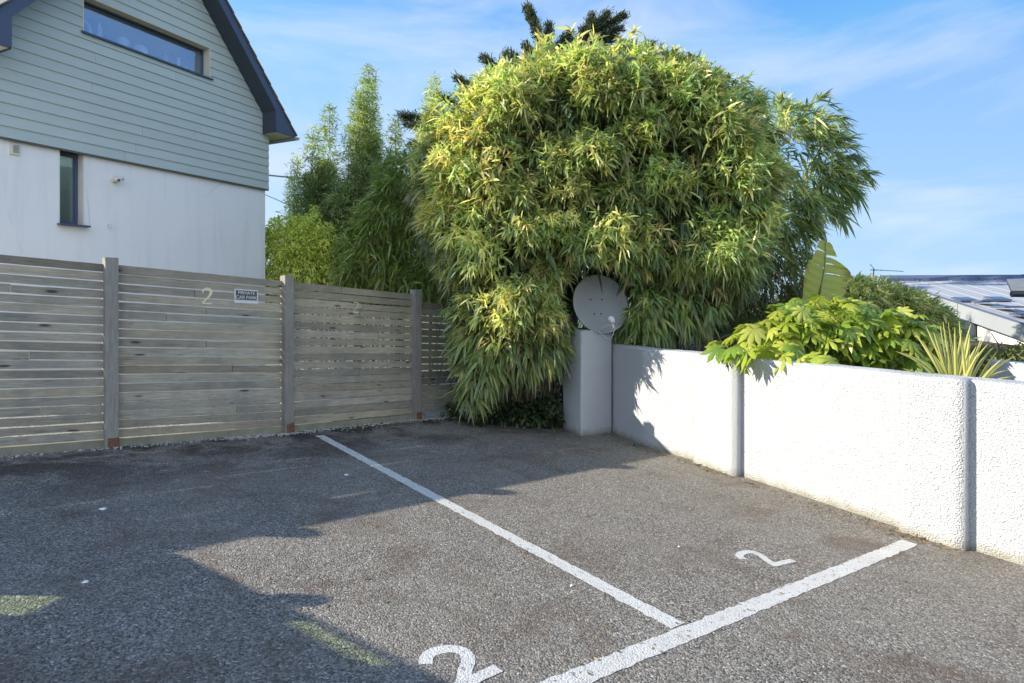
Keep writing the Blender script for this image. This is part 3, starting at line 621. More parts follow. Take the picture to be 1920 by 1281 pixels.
# roof: overhang set out in front, slabs, soffit, barge boards, boxed eaves, gutter
ubox = 0.5 * (wallpt(515.5, 230, OV)[0] + 2 * uc - wallpt(18.2, 70, OV)[0]); print('ubox', ubox, wallpt(515.5, 230, OV)[0], 2 * uc - wallpt(18.2, 70, OV)[0])
utip, ztip = wallpt(549, 248, OV); print('tip', utip - HW, ztip, zeave)
def slope_z(u): return vz(u)
for side in (0, 1):
    mu = (lambda u: u) if side else (lambda u: 2 * uc - u)                         # mirrored for the left slope
    ut = utip + 0.02
    sb = bmesh.new()                                   # sloping soffit
    zt = vz(ubox)
    prism(sb, [hp(mu(uc), zap, 0.0), hp(mu(ubox), zt, 0.0), hp(mu(ubox), zt + 0.02, 0.0), hp(mu(uc), zap + 0.02, 0.0)], HN * (OV - 0.003))
    prism(sb, [hp(mu(ubox), zeave, 0.026), hp(mu(ubox), zt - 0.002, 0.026), hp(mu(ubox + 0.02), zt - 0.002, 0.026), hp(mu(ubox + 0.02), zeave, 0.026)], HN * (OV - 0.029))
    for q in range(7):                                 # grooved strips on the box end
        zz = zeave + (zt - zeave) * (q + 0.5) / 7
        prism(sb, [hp(mu(ubox - 0.006), zz - 0.027, 0.03), hp(mu(ubox + 0.001), zz - 0.027, 0.03), hp(mu(ubox + 0.001), zz + 0.027, 0.03), hp(mu(ubox - 0.006), zz + 0.027, 0.03)], HN * (OV - 0.034))
    from_bm('soffit', sb, M['slate_dark'], house)
    bb = bmesh.new()                                   # barge board with its triangular foot
    pz = zeave + 0.05 - zap + pitch_ * (ut - uc); print('pz', pz)
    poly = [hp(mu(uc), zap + 0.0, OV), hp(mu(ubox), zt, OV), hp(mu(ubox), zeave + 0.03, OV), hp(mu(ubox + 0.03), zeave, OV), hp(mu(ut), zeave - 0.0, OV), hp(mu(ut), zap + pz - pitch_ * (ut - uc), OV), hp(mu(uc), zap + pz, OV)]
    prism(bb, poly, HN * 0.022); from_bm('barge_board', bb, M['slate_paint'], house)
    cb = bmesh.new(); quad = [hp(mu(ubox + 0.022), zeave + 0.004, OV - 0.004), hp(mu(ut), zeave + 0.004, OV - 0.004), hp(mu(ut), zeave + 0.016, OV - 0.004), hp(mu(ubox + 0.022), zeave + 0.016, OV - 0.004)]
    prism(cb, quad, HN * -(OV + DEPTH - 0.1)); from_bm('eaves_soffit', cb, M['cream'], house)
    rb = bmesh.new(); ue = ut + 0.03
    rp = lambda u, lift: zap + pz + lift - pitch_ * (u - uc)
    ncr = 16                                           # courses of slates as small steps
    for q in range(ncr):
        u0 = uc + (ue - uc) * q / ncr; u1 = uc + (ue - uc) * (q + 1) / ncr + 0.01
        prism(rb, [hp(mu(u0), rp(u0, 0.003 + 0.0005 * (q % 3)), OV + 0.05), hp(mu(u1), rp(u1, 0.024), OV + 0.05), hp(mu(u1), rp(u1, 0.05), OV + 0.05), hp(mu(u0), rp(u0, 0.026), OV + 0.05)], HN * -(OV + 0.05 + DEPTH + 0.3))
    roof = from_bm('roof', rb, M['rooftile'], house)
    gb = bmesh.new(); gu = ue + 0.03; gzz = rp(ue, 0) + 0.0; n = 9
    ring = [hp(mu(gu + 0.055 * math.cos(a)), gzz + 0.055 * math.sin(a), OV + 0.02) for a in [math.pi + math.pi * q / n for q in range(n + 1)]] + [hp(mu(gu + 0.045 * math.cos(a)), gzz + 0.045 * math.sin(a), OV + 0.02) for a in [2 * math.pi - math.pi * q / n for q in range(n + 1)]]
    prism(gb, ring, HN * -(OV + DEPTH)); prism(gb, [hp(mu(gu + 0.055 * math.cos(a)), gzz + 0.055 * math.sin(a), OV + 0.021) for a in [math.pi + math.pi * q / n for q in range(n + 1)]], HN * 0.01)
    from_bm('gutter', gb, M['gutter'], house)
    if side: from_bm('fascia_board', (lambda b: (prism(b, [hp(ut, zeave, OV - 0.002), hp(ut + 0.02, zeave, OV - 0.002), hp(ut + 0.02, rp(ut, -0.01), OV - 0.002), hp(ut, rp(ut, -0.01), OV - 0.002)], HN * -(OV + DEPTH - 0.1)), b)[1])(bmesh.new()), M['slate_paint'], house)
# upper window
def window(nm, u0, u1, z0, z1, rec, fw, glass, sill, reveal, top_hidden=False):
    bm = bmesh.new()
    for a in ((u0, u0 + fw, z0, z1), (u1 - fw, u1, z0, z1), (u0 + fw, u1 - fw, z0, z0 + fw), (u0 + fw, u1 - fw, z1 - fw, z1)): quad_wall(bm, a[0], a[1], a[2], a[3], -rec - 0.06, -rec)
    fr = from_bm(nm, bm, M['slate_paint'], house)
    bm = bmesh.new(); quad_wall(bm, u0 + fw, u1 - fw, z0 + fw, z1 - fw, -rec - 0.035, -rec - 0.025); from_bm('pane', bm, glass, fr)
    bm = bmesh.new(); quad_wall(bm, u0 - 0.02, u1 + 0.035, z0 - 0.022, z0, -rec - 0.01, 0.05); from_bm('sill', bm, M['slate_paint'], fr)
    bm = bmesh.new(); quad_wall(bm, u1 - 0.012, u1, z0 + 0.002, z1 - 0.002, -rec + 0.002, 0.022 if nm == 'window' else -0.038); quad_wall(bm, u0, u0 + 0.012, z0 + 0.002, z1 - 0.002, -rec + 0.002, 0.022 if nm == 'window' else -0.038)
    if nm == 'window': quad_wall(bm, u0 + 0.013, u1 - 0.013, z1 - 0.012, z1, -rec + 0.002, 0.02)
    from_bm('reveal', bm, reveal, fr)
    return fr
window('window', *W1, 0.13, 0.03, M['glass'], True, M['cream'])
window('slit_window', W2[0], W2[1], W2[2], W2[3] - 0.003, 0.16, 0.045, M['frost'], True, plain('cream_reveal', (0.62, 0.60, 0.52), 0.8))
bm = bmesh.new(); quad_wall(bm, W1[0] - 0.3, W1[1] + 0.3, W1[2] - 0.10, W1[3] + 0.3, -2.2, -2.1); quad_wall(bm, W1[0] - 0.3, W1[1] + 0.3, W1[2] - 0.14, W1[2] - 0.02, -2.2, -0.252); quad_wall(bm, W1[0] - 0.3, W1[1] + 0.3, W1[3] + 0.3, W1[3] + 0.35, -2.2, -0.252)
from_bm('upper_room', bm, M['room'], house)
bm = bmesh.new(); quad_wall(bm, W2[0] - 0.4, W2[1] + 0.5, W2[2] - 0.3, zc - 0.03, -1.1, -1.0); quad_wall(bm, W2[0] - 0.05, W2[1] + 0.1, W2[2] - 0.03, W2[2] + 0.0, -0.45, -0.252); from_bm('lower_room', bm, M['room'], house)
# vent grille and security lamp
bm = bmesh.new(); u0, z0 = wallpt(20.5, 288); u1, z1 = wallpt(38, 271)
quad_wall(bm, u0, u1, z0, z1, -0.04, -0.02); vg = from_bm('air_vent', bm, M['cream'], house)
bm = bmesh.new()
for q in range(6): zz = z0 + 0.03 + (z1 - z0 - 0.05) * q / 5; quad_wall(bm, u0 + 0.03, u1 - 0.008, zz - 0.004, zz + 0.005, -0.022, -0.012)
from_bm('grille', bm, M['gutter'], vg)
u0, z0 = wallpt(216, 336); c_ = hp(u0, z0, -0.04); bm = bmesh.new(); lathe(bm, [(0.0, 0.03), (0.03, 0.03), (0.05, 0.022), (0.052, 0.0)], c_, 20, HN); lathe(bm, [(0.0, 0.09), (0.026, 0.085), (0.030, 0.02), (0.02, 0.0)], c_ + HN * 0.03, 16, (HN + Vector((0, 0, -0.2))).normalized())
tube(bm, [c_ + HN * 0.03, c_ + HN * 0.07 + HU * 0.05 + Vector((0, 0, 0.01)), c_ + HN * 0.08 + HU * 0.09 + Vector((0, 0, 0.02))], [0.018, 0.02, 0.024], 12); sl = from_bm('security_lamp', bm, plain('cream_lamp', (0.62, 0.58, 0.48), 0.5), house, True)
bm = bmesh.new(); lathe(bm, [(0.0, 0.012), (0.016, 0.008), (0.018, 0.0)], c_ + HN * 0.115 + Vector((0, 0, -0.022)), 14, HN); from_bm('lens', bm, M['dark_plastic'], sl)
u0, z0 = wallpt(206, 421); bm = bmesh.new(); tube(bm, [hp(u0, z0, -0.04), hp(u0, z0, 0.0), hp(u0, z0 - 0.05, 0.01)], 0.012, 8); from_bm('overflow_pipe', bm, M['pale_plastic'], house)

# ornaments on the upper window board
def ornament(name, X, prof, mat, label, sc_=1.0, dep=0.24):
    u = wallpt(X, 60, -dep)[0]; c = hp(u, W1[2] + 0.02, -dep - 0.03); sc_ *= 1.35
    bm = bmesh.new(); lathe(bm, [(r * sc_, h * sc_) for r, h in prof], c, 18); o = from_bm(name, bm, mat, None, True)
    return tag(o, label, 'ornament', 'ornaments on the upper window board')
ub_, zb_ = wallpt(157, 50, -0.28); bm = bmesh.new(); cc = hp(ub_ - 0.02, W1[2] + 0.15, -0.27)
ringp = [cc + HU * (0.10 * math.cos(a)) + Vector((0, 0, 0.12 * math.sin(a))) for a in [2 * math.pi * q / 28 for q in range(29)]]; tube(bm, ringp, 0.02, 8, False)
obox(bm, cc - Vector((0, 0, 0.132)), HU * 0.04, HN * 0.025, (0, 0, 0.008)); tag(from_bm('ring_ornament', bm, M['white'], None, True), 'white ring ornament at the left end of the upper window', 'ornament', 'ornaments on the upper window board')
ornament('lighthouse_ornament', 189, [(0.035, 0), (0.022, 0.16), (0.03, 0.165), (0.016, 0.18), (0.015, 0.21), (0, 0.23)], M['white'], 'tall slim white lighthouse ornament next to the white ring', 1.0)
ornament('shell_ornament', 173, [(0.03, 0), (0.045, 0.03), (0.02, 0.075), (0, 0.09)], M['white'], 'little pale shell ornament between the ring and the lighthouse', 1.0)
ornament('coral_ornament', 233, [(0.05, 0), (0.06, 0.05), (0.09, 0.07), (0.05, 0.10), (0.085, 0.14), (0.03, 0.2), (0, 0.21)], M['white'], 'knobbly white coral ornament left of the lampshade shape', 0.85)
ornament('domed_ornament', 266, [(0.085, 0), (0.08, 0.06), (0.065, 0.12), (0.035, 0.15), (0, 0.155)], M['white'], 'broad white domed ornament in the middle of the upper window', 1.0)
ornament('sail_ornament', 313, [(0.055, 0), (0.045, 0.03), (0.022, 0.12), (0.006, 0.23), (0, 0.235)], M['blue_glass'], 'pointed blue glass ornament in the upper window', 1.0)
ornament('candle_ornament', 337, [(0.05, 0), (0.05, 0.035), (0.02, 0.04), (0.018, 0.17), (0.024, 0.18), (0, 0.19)], M['white'], 'white candlestick ornament right of the blue glass one', 0.95)
ornament('small_jar_ornament', 350, [(0.03, 0), (0.034, 0.05), (0.02, 0.07), (0.024, 0.09), (0, 0.092)], M['pale_plastic'], 'small pale jar at the right end of the upper window', 1.0)
u0 = (W2[0] + W2[1]) / 2 - 0.02; bm = bmesh.new()
for q in range(3): lathe(bm, [(0.0, 0.0), (0.10 - 0.02 * q, 0.005), (0.115 - 0.025 * q, 0.025), (0.095 - 0.02 * q, 0.05), (0, 0.052)], hp(u0, W2[2] + 0.05 * q, -0.37), 16)
tag(from_bm('folded_towels', bm, M['white'], None, True), 'white folded towels behind the frosted slit window', 'towels')

# unseen screen added left of view, shaped to cast front shade and green patches
TX = math.tan(el)
def sunback(X, Y, x0):
    g = gp(X, Y); s = (g.x - x0) / (-TO_SUN.x); d = TO_SUN * s; q = g + d; return q.y, q.z
x0 = -4.5; V1y, V1z = sunback(340, 1040, x0); V2y, V2z = sunback(850, 1281, x0); sl_ = (V2z - V1z) / (V1y - V2y)
gy = lambda y: V1z + (V1y - y) * sl_
scr = thing('shadow_screen', (x0, 0, 0), 'unseen pale screen with sloping top, added left of the car park to cast shade', 'wall')
b1y, b1z = sunback(100, 1136, x0); b0y, b0z = sunback(-90, 1160, x0); s0y, s0z = sunback(566, 1166, x0); s1y, s1z = sunback(722, 1248, x0)
bm = bmesh.new()
def yz(pl): prism(bm, [(x0, y, z) for y, z in pl], (-0.03, 0, 0))
pw0, pw1, pzl, pzh = b1y - 0.09, b1y + 0.09, b0z, b1z
sh = 0.05; st0 = s0y; st1 = s1y; slot = lambda y: s0z + (s1z - s0z) * (y - s0y) / (s1y - s0y) + 0.025
yz([(V1y, -0.3), (V1y, V1z), (st0, gy(st0)), (st0, slot(st0) - 0.3), (pw1, slot(st0) - 0.3), (pw1, -0.3)])
yz([(st0, gy(st0)), (st0, slot(st0)), (st1, slot(st1)), (st1, gy(st1))])
yz([(st0, slot(st0) - sh), (st0, slot(st0) - 0.3), (pw1, slot(st0) - 0.3), (pw1, pzh), (pw0, pzh), (pw0, slot(st1) - 0.3), (st1, slot(st1) - 0.3), (st1, slot(st1) - sh)])
yz([(pw0, pzl), (pw1, pzl), (pw1, -0.3), (pw0, -0.3)])
yz([(pw0, slot(st1) - 0.3), (pw0, -0.3), (st1, -0.3), (st1, slot(st1) - 0.3)])
yz([(st1, gy(st1)), (st1, -0.3), (-6, -0.3), (-6, gy(-1.5) - 0.69 * 4.5), (-1.5, gy(-1.5))])
from_bm('screen', bm, M['whitewash'], scr)
bm = bmesh.new(); prism(bm, [(x0 - 0.01, st0, slot(st0)), (x0 - 0.01, st1, slot(st1)), (x0 - 0.01, st1, slot(st1) - sh), (x0 - 0.01, st0, slot(st0) - sh)], (-0.01, 0, 0)); prism(bm, [(x0 - 0.01, pw0, pzl), (x0 - 0.01, pw1, pzl), (x0 - 0.01, pw1, pzh), (x0 - 0.01, pw0, pzh)], (-0.01, 0, 0)); from_bm('light_slot', bm, M['green_light_pane'], scr)  # tinted slots shaped to throw green light patches on the tarmac
ty, tz = sunback(640, 1126, x0); bm = bmesh.new(); lathe(bm, [(0.05, -0.3), (0.05, -0.1), (0.075, -0.08), (0.06, -0.02), (0.0, 0.0)], (x0 - 0.05, ty - 0.01, tz), 14); from_bm('shadow_bump', bm, M['gutter'], scr)  # added cap shaped to cast the bump in the shadow edge

# overhead wires beyond the house
for ya, yb, lab in ((326, 329, 'upper black overhead wire running from the house to the bamboo'), (327.5, 330.5, 'second black overhead wire just below the top one'), (358, 384, 'lowest black overhead wire sloping down from the house corner')):
    bm = bmesh.new(); a = pt(480, ya - 0.3, 13.0); b = pt(700, yb + (yb - ya) * 2.2, 13.4); tube(bm, [a.lerp(b, q / 10) - Vector((0, 0, 0.05 * math.sin(math.pi * q / 10))) for q in range(11)], 0.008, 6); tag(from_bm('overhead_wire', bm, M['cable']), lab, 'wire', 'overhead wires by the house')

# ------------------------------------------------------------------ foliage machinery
def norm(a): return a / np.maximum(np.linalg.norm(a, axis=1, keepdims=True), 1e-9)
def leaf_arrays(P, D, L, W, col, tip, droop, prof=((0.0, 0.10), (0.30, 1.0), (0.68, 0.72)), side=None, fold=0.0):
    """lanceolate blades: arrays of base points, directions, lengths, widths, own colours"""
    n = len(P); rnd = R.normal(size=(n, 3)) * 0.55 + np.array([0, 0, 1.0]); D = norm(D)
    S = norm(np.cross(D, rnd)) if side is None else side
    N = np.cross(S, D); rows = []; cols = []
    for s, w in prof:
        c = P + D * (L * s)[:, None]; c[:, 2] -= droop * L * s * s
        for sg in (-1, 1): rows.append(c + S * (W * w * 0.5 * sg)[:, None] + N * (W * fold * w)[:, None]); cols.append(col * (1 - 0.5 * s * s) + tip * 0.5 * s * s)
    c = P + D * L[:, None]; c[:, 2] -= droop * L; rows.append(c); cols.append(tip)
    k = len(rows); V = np.stack(rows, 1).reshape(-1, 3); C = np.stack(cols, 1).reshape(-1, 3)
    pat = []; m = len(prof)
    for i in range(m - 1): pat.append((2 * i, 2 * i + 1, 2 * i + 3, 2 * i + 2))
    base = (np.arange(n) * k)[:, None]; quads = np.concatenate([base + np.array(q)[None] for q in pat], 0); tris = base + np.array([2 * m - 2, 2 * m - 1, 2 * m])[None]
    return V, C, quads, tris
def build_leaves(name, parts, mat, parent=None):
    off = 0; Vs = []; Cs = []; Q = []; T = []
    for V, C, q, t in parts: Vs.append(V); Cs.append(C); Q.append(q + off); T.append(t + off); off += len(V)
    V = np.concatenate(Vs); C = np.concatenate(Cs); q = np.concatenate(Q); t = np.concatenate(T)
    me = bpy.data.meshes.new(name); me.vertices.add(len(V)); me.vertices.foreach_set('co', V.astype(np.float32).ravel())
    nl = q.size + t.size; me.loops.add(nl); me.loops.foreach_set('vertex_index', np.concatenate([q.ravel(), t.ravel()]).astype(np.int32))
    me.polygons.add(len(q) + len(t)); ls = np.concatenate([np.arange(len(q)) * 4, q.size + np.arange(len(t)) * 3]).astype(np.int32); me.polygons.foreach_set('loop_start', ls)
    me.update(calc_edges=True); me.validate()
    o = link(name, me, mat, parent); set_tone(o, np.clip(C, 0.002, 1)); return o
def in_poly(px, py, poly):
    inside = np.zeros(len(px), bool); n = len(poly); dmin = np.full(len(px), 1e9); nx = np.zeros(len(px)); ny = np.zeros(len(px))
    for i in range(n):
        x1, y1 = poly[i]; x2, y2 = poly[(i + 1) % n]
        c = ((y1 > py) != (y2 > py)) & (px < (x2 - x1) * (py - y1) / (y2 - y1 + 1e-12) + x1); inside ^= c
        dx, dy = x2 - x1, y2 - y1; u = np.clip(((px - x1) * dx + (py - y1) * dy) / (dx * dx + dy * dy), 0, 1); qx, qy = x1 + u * dx, y1 + u * dy
        d = np.hypot(px - qx, py - qy); m = d < dmin; dmin[m] = d[m]; nx[m] = (qx - px)[m]; ny[m] = (qy - py)[m]
    return inside, dmin, nx, ny
def crown_points(poly, tc, rad, n, front=0.75, edge=90.0, jit=0.12, inner=0.0):
    """points over a rounded crown whose outline was measured in the photograph; tc distance of its middle, rad half depth"""
    poly = np.array(poly, float); P = []; O = []; got = 0
    while got < n:
        k = n * 3; px = R.uniform(poly[:, 0].min(), poly[:, 0].max(), k); py = R.uniform(poly[:, 1].min(), poly[:, 1].max(), k)
        ins, d, nx, ny = in_poly(px, py, poly); px, py, d, nx, ny = px[ins], py[ins], d[ins], nx[ins], ny[ins]
        e = np.clip(d / edge, 0, 1); th = rad * np.sqrt(np.clip(1 - (1 - e) ** 2, 0, 1)); sg = np.where(R.random(len(px)) < front, -1, 1)
        if inner: th = th * (1 - inner * R.random(len(px)) ** 1.5)
        t = tc + sg * th + R.normal(size=len(px)) * jit
        S_ = tc / F; P.append(np.stack([(px - CX) * S_, t, CAMH + (Y0 - py) * S_], 1))
        ln = np.maximum(np.hypot(nx, ny), 1e-6); O.append(norm(np.stack([nx / ln * (1 - e) + R.normal(size=len(px)) * 0.1, sg * (0.25 + e), -ny / ln * (1 - e) + 0.15], 1))); got += len(px)
    return np.concatenate(P)[:n], np.concatenate(O)[:n]
def fans(P, O, k, L, W, palette, tipc, droop=0.35, spread=0.75, down=0.35, jl=0.3, pos=0.02, dry=0.06, prof=None, clump=None, mult=None):
    """k blades fanning from each twig tip"""
    n = len(P); Pn = np.repeat(P, k, 0) + R.normal(size=(n * k, 3)) * pos; On = np.repeat(O, k, 0)
    D = norm(On + R.normal(size=(n * k, 3)) * spread + np.array([0, 0, -down])); Ls = L * np.clip(R.normal(1, jl, n * k), 0.45, 1.7); Ws = W * np.clip(R.normal(1, 0.22, n * k), 0.5, 1.6)
    pal = np.array(palette); idx = R.integers(0, len(pal), n) if clump is None else clump
    c = np.repeat(pal[idx] * (1 if mult is None else mult[:, None]), k, 0) * R.uniform(0.75, 1.3, (n * k, 1)); m = R.random(n * k) < dry; c[m] = np.array([0.30, 0.23, 0.11]) * R.uniform(0.7, 1.2, (m.sum(), 1))
    tp = c * 0.8 + np.array(tipc) * 0.2; tm = R.random(n * k) < 0.2; tp[tm] = np.array(tipc)
    kw = {} if prof is None else {'prof': prof}
    return leaf_arrays(Pn, D, Ls, Ws, c, tp, droop * R.uniform(0.5, 1.4, n * k), **kw)
def canes(name, parent, bases, tops, r, mat, bend=0.0):
    bm = bmesh.new()
    for b, t in zip(bases, tops):
        b = Vector(b); t = Vector(t); o = Vector((R.normal(), R.normal(), 0)) * bend
        tube(bm, [b, b.lerp(t, 0.35) + o * 0.5, b.lerp(t, 0.7) + o, t], [r, r, r * 0.8, r * 0.4], 5, False)
    return from_bm(name, bm, mat, parent, True)
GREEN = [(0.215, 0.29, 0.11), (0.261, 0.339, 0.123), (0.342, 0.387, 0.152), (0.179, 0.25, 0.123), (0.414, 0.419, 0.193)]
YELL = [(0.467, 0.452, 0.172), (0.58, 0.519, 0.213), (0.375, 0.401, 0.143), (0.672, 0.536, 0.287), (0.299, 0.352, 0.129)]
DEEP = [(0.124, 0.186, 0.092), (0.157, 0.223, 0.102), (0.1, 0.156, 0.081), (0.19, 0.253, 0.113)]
TIP = (0.36, 0.33, 0.16)

# ------------------------------------------------------------------ the big bamboo over the pillar
def lobed(poly, tc, rad, nlobe, rl, nfan, edge=110, front=0.8):
    C_, O_ = crown_points(poly, tc, rad, nlobe, front, edge, 0.10)
    i = R.integers(0, nlobe, nfan); v = norm(R.normal(size=(nfan, 3)) + O_[i] * 0.9 + np.array([0, 0, 0.25])); rr_ = rl * R.uniform(0.55, 1.0, nfan)[:, None]
    P = C_[i] - O_[i] * rl * 0.7 + v * rr_ * np.array([1, 1, 0.8]); return P, norm(v * 0.7 + O_[i] * 0.6), i
OUT_MAIN = [(800, 300), (818, 268), (860, 215), (905, 170), (945, 146), (1000, 124), (1060, 110), (1120, 108), (1190, 118), (1260, 140), (1330, 165), (1385, 205), (1412, 260), (1425, 340), (1420, 430), (1405, 500), (1370, 560), (1300, 560), (1215, 540), (1150, 530), (1085, 555), (1050, 620), (1010, 665), (960, 660), (915, 670), (880, 680), (868, 640), (865, 560), (830, 500), (800, 440), (792, 370)]
OUT_RIGHT = [(1390, 225), (1430, 205), (1480, 190), (1530, 205), (1545, 235), (1560, 280), (1580, 330), (1582, 365), (1555, 400), (1530, 430), (1500, 455), (1470, 500), (1430, 520), (1390, 520), (1360, 420), (1360, 300)]
def keep(P, O, *a):                                   # leaves stay clear of the front of the dish
    X = CX + F * P[:, 0] / P[:, 1]; Y = Y0 - F * (P[:, 2] - CAMH) / P[:, 1]
    m = (((X - 1116) / 70) ** 2 + ((Y - 556) / 74) ** 2 > 1) | (P[:, 1] > 8.3)
    return (P[m], O[m]) + tuple(x[m] for x in a)
def sprays(poly, tc, rad, n, push, reach, edge=70):   # arching shoots that break the outline
    C_, O_ = crown_points(poly, tc, rad, n * 4, 0.75, edge, 0.1); C_, O_ = C_[:n], O_[:n]; D = norm(O_ + np.array(push) + R.normal(size=(n, 3)) * 0.35); P = []; O = []
    for c, d in zip(C_, D):
        L = R.uniform(0.5, 1.0) * reach
        for q in range(6):
            s = (q + 1) / 6; P.append(c + d * L * s - np.array([0, 0, 0.35 * L * s * s])); O.append(norm((d + np.array([0, 0, -0.6 * s]))[None])[0])
    return np.array(P), np.array(O)
bam = thing('bamboo_clump', (1.0, 8.7, gz(1.0, 8.7)), 'huge arching bamboo clump with drooping yellow green leaves above the satellite dish', 'bamboo')
P, O, li = lobed(OUT_MAIN, 8.35, 1.25, 200, 0.36, 9000)
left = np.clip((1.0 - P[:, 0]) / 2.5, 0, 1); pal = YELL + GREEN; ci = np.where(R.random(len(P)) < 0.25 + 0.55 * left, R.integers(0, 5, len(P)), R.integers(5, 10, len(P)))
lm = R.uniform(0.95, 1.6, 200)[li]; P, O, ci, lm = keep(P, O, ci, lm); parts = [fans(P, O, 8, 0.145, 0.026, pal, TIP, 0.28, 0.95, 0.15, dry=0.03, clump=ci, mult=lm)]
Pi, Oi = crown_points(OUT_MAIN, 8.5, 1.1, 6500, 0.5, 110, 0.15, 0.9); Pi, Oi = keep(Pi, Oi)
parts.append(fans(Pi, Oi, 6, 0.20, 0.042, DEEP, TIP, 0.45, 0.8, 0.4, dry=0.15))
SPR = [(800, 300), (860, 215), (945, 140), (1060, 100), (1190, 110), (1330, 165), (1412, 260), (1425, 400), (1350, 300), (1200, 200), (1000, 200), (860, 330), (850, 470)]
Ps, Os = sprays(SPR, 8.3, 0.8, 110, (0, -0.2, 0.25), 0.36); parts.append(fans(Ps, Os, 4, 0.17, 0.028, [tuple(1.3 * c for c in q) for q in YELL + GREEN], TIP, 0.3, 0.55, 0.15, pos=0.015))
SK = [(850, 560), (900, 590), (1060, 600), (1055, 665), (1020, 685), (960, 690), (920, 715), (897, 745), (872, 740), (862, 680)]   # low skirt over the tarmac edge
P, O = crown_points(SK, 8.0, 0.35, 520, 0.8, 60, 0.15); parts.append(fans(P, O, 7, 0.19, 0.036, GREEN, TIP, 0.45, 0.55, 0.6))
SK2 = [(1175, 520), (1260, 520), (1340, 545), (1330, 600), (1230, 620), (1180, 640), (1150, 600)]
P, O = crown_points(SK2, 8.3, 0.4, 330, 0.8, 50, 0.15); P, O = keep(P, O); parts.append(fans(P, O, 7, 0.19, 0.036, [tuple(1.3 * c for c in q) for q in GREEN], TIP, 0.45, 0.55, 0.55))
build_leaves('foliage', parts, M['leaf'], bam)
bs = [(R.uniform(-0.35, 0.75), R.uniform(8.25, 9.1), gz(0.2, 8.6) - 0.05) for _ in range(150)] + [(R.uniform(1.4, 2.9), R.uniform(8.6, 9.4), 0.3) for _ in range(90)]
canes('canes', bam, bs, [(b[0] + R.normal() * 0.5 + (0.0 if b[0] < 1 else 0.3), b[1] + abs(R.normal()) * 0.25 + 0.1, R.uniform(1.6, 3.2)) for b in bs], 0.009, M['cane'], 0.12)
bamR = thing('bamboo_clump', (4.6, 9.9, 0.2), 'loose airy bamboo leaning out to the right behind the big clump', 'bamboo')
P, O, li = lobed(OUT_RIGHT, 9.6, 0.8, 54, 0.34, 1250, 70, 0.65); O = norm(O + np.array([0.5, 0, -0.05]))
parts = [fans(P, O, 6, 0.20, 0.029, [tuple(1.3 * c for c in q) for q in GREEN + DEEP + [YELL[0]]], TIP, 0.35, 0.5, 0.35)]
Ps, Os = sprays(OUT_RIGHT, 9.5, 0.6, 70, (0.4, -0.2, 0.15), 0.28); parts.append(fans(Ps, Os, 4, 0.21, 0.028, GREEN + DEEP, TIP, 0.35, 0.4, 0.2, pos=0.015))
P2_, O2_ = crown_points([(1370, 480), (1490, 470), (1500, 520), (1480, 600), (1330, 640), (1290, 600)], 9.6, 0.6, 520, 0.7, 60, 0.2, 0.6); parts.append(fans(P2_, O2_, 6, 0.19, 0.026, DEEP + [(0.16, 0.13, 0.07)], TIP, 0.4, 0.7, 0.5, dry=0.25))
build_leaves('foliage', parts, M['leaf'], bamR)
bs = [(R.uniform(3.2, 4.1), R.uniform(9.3, 10.1), 0.2) for _ in range(70)]
canes('canes', bamR, bs, [(b[0] + R.uniform(-0.3, 0.5), b[1] + R.normal() * 0.3, R.uniform(2.0, 3.6)) for b in bs], 0.008, M['cane'], 0.15)

# ------------------------------------------------------------------ taller growth behind the fence
def spire(label, X, top, base, half, tc, lean=0, n=700, pal=GREEN, leafL=0.11, group='slender bamboo spires behind the fence', fat=0.5):
    x = (X - CX) / F * tc; root = thing('bamboo_spire', (x, tc, gz(x, tc)), label, 'bamboo', group)
    zt = CAMH + (Y0 - top) / F * tc; zbm = CAMH + (Y0 - base) / F * tc; hw = half / F * tc; nc = 7
    n = int(n * 3.2); H = zt - zbm; hw = half / F * tc; nc = max(4, int(half / 5.5)); x0_ = R.normal(size=nc) * hw * 0.42; y0_ = R.normal(size=nc) * hw * 0.5; hf = np.clip(R.normal(0.74, 0.13, nc), 0.45, 0.97) - 0.28 * np.abs(x0_) / hw; x0_[0] = 0; y0_[0] = 0; hf[0] = 1.0
    tipx = x0_ * 0.55 + R.normal(size=nc) * 0.05 + lean / F * tc; ic = R.integers(0, nc, n); u = R.random(n) ** 0.8; a = R.uniform(0, 2 * math.pi, n); node = np.round(u * 16) / 16 * 0.7 + u * 0.3
    bl = (hw * 0.75 * (1 - node) ** 0.8 + 0.05) * R.uniform(0.1, 1, n) ** 0.6
    P = np.stack([x + x0_[ic] + (tipx - x0_)[ic] * node ** 1.6 + bl * np.cos(a), tc + y0_[ic] + bl * np.sin(a), zbm + H * hf[ic] * node + bl * 0.55], 1); O = norm(np.stack([np.cos(a), np.sin(a), np.full(n, 0.7)], 1)); lx = np.array([lean / F * tc])
    build_leaves('foliage', [fans(P, O, 6, leafL, leafL * 0.15, pal, (0.2, 0.2, 0.06), 0.3, 0.7, 0.15, pos=0.05, dry=0.03)], M['leaf_soft'], root)
    bs = [(x + x0_[q], tc + y0_[q], gz(x, tc)) for q in range(nc)]
    canes('canes', root, bs, [(x + tipx[q], tc + y0_[q], zbm + H * hf[q]) for q in range(nc)], 0.012, M['cane'], 0.05)
MIX = [tuple(1.15 * c for c in q) for q in GREEN + DEEP[:2]]; LIT = [tuple(1.35 * c for c in q) for q in YELL[:3] + GREEN]
spire('thin pale bamboo spire nearest the house corner', 549, 292, 545, 20, 12.2, 6, 300, LIT, 0.10)
spire('slender dark bamboo spire second from the house', 590, 245, 545, 30, 12.0, 2, 500, MIX)
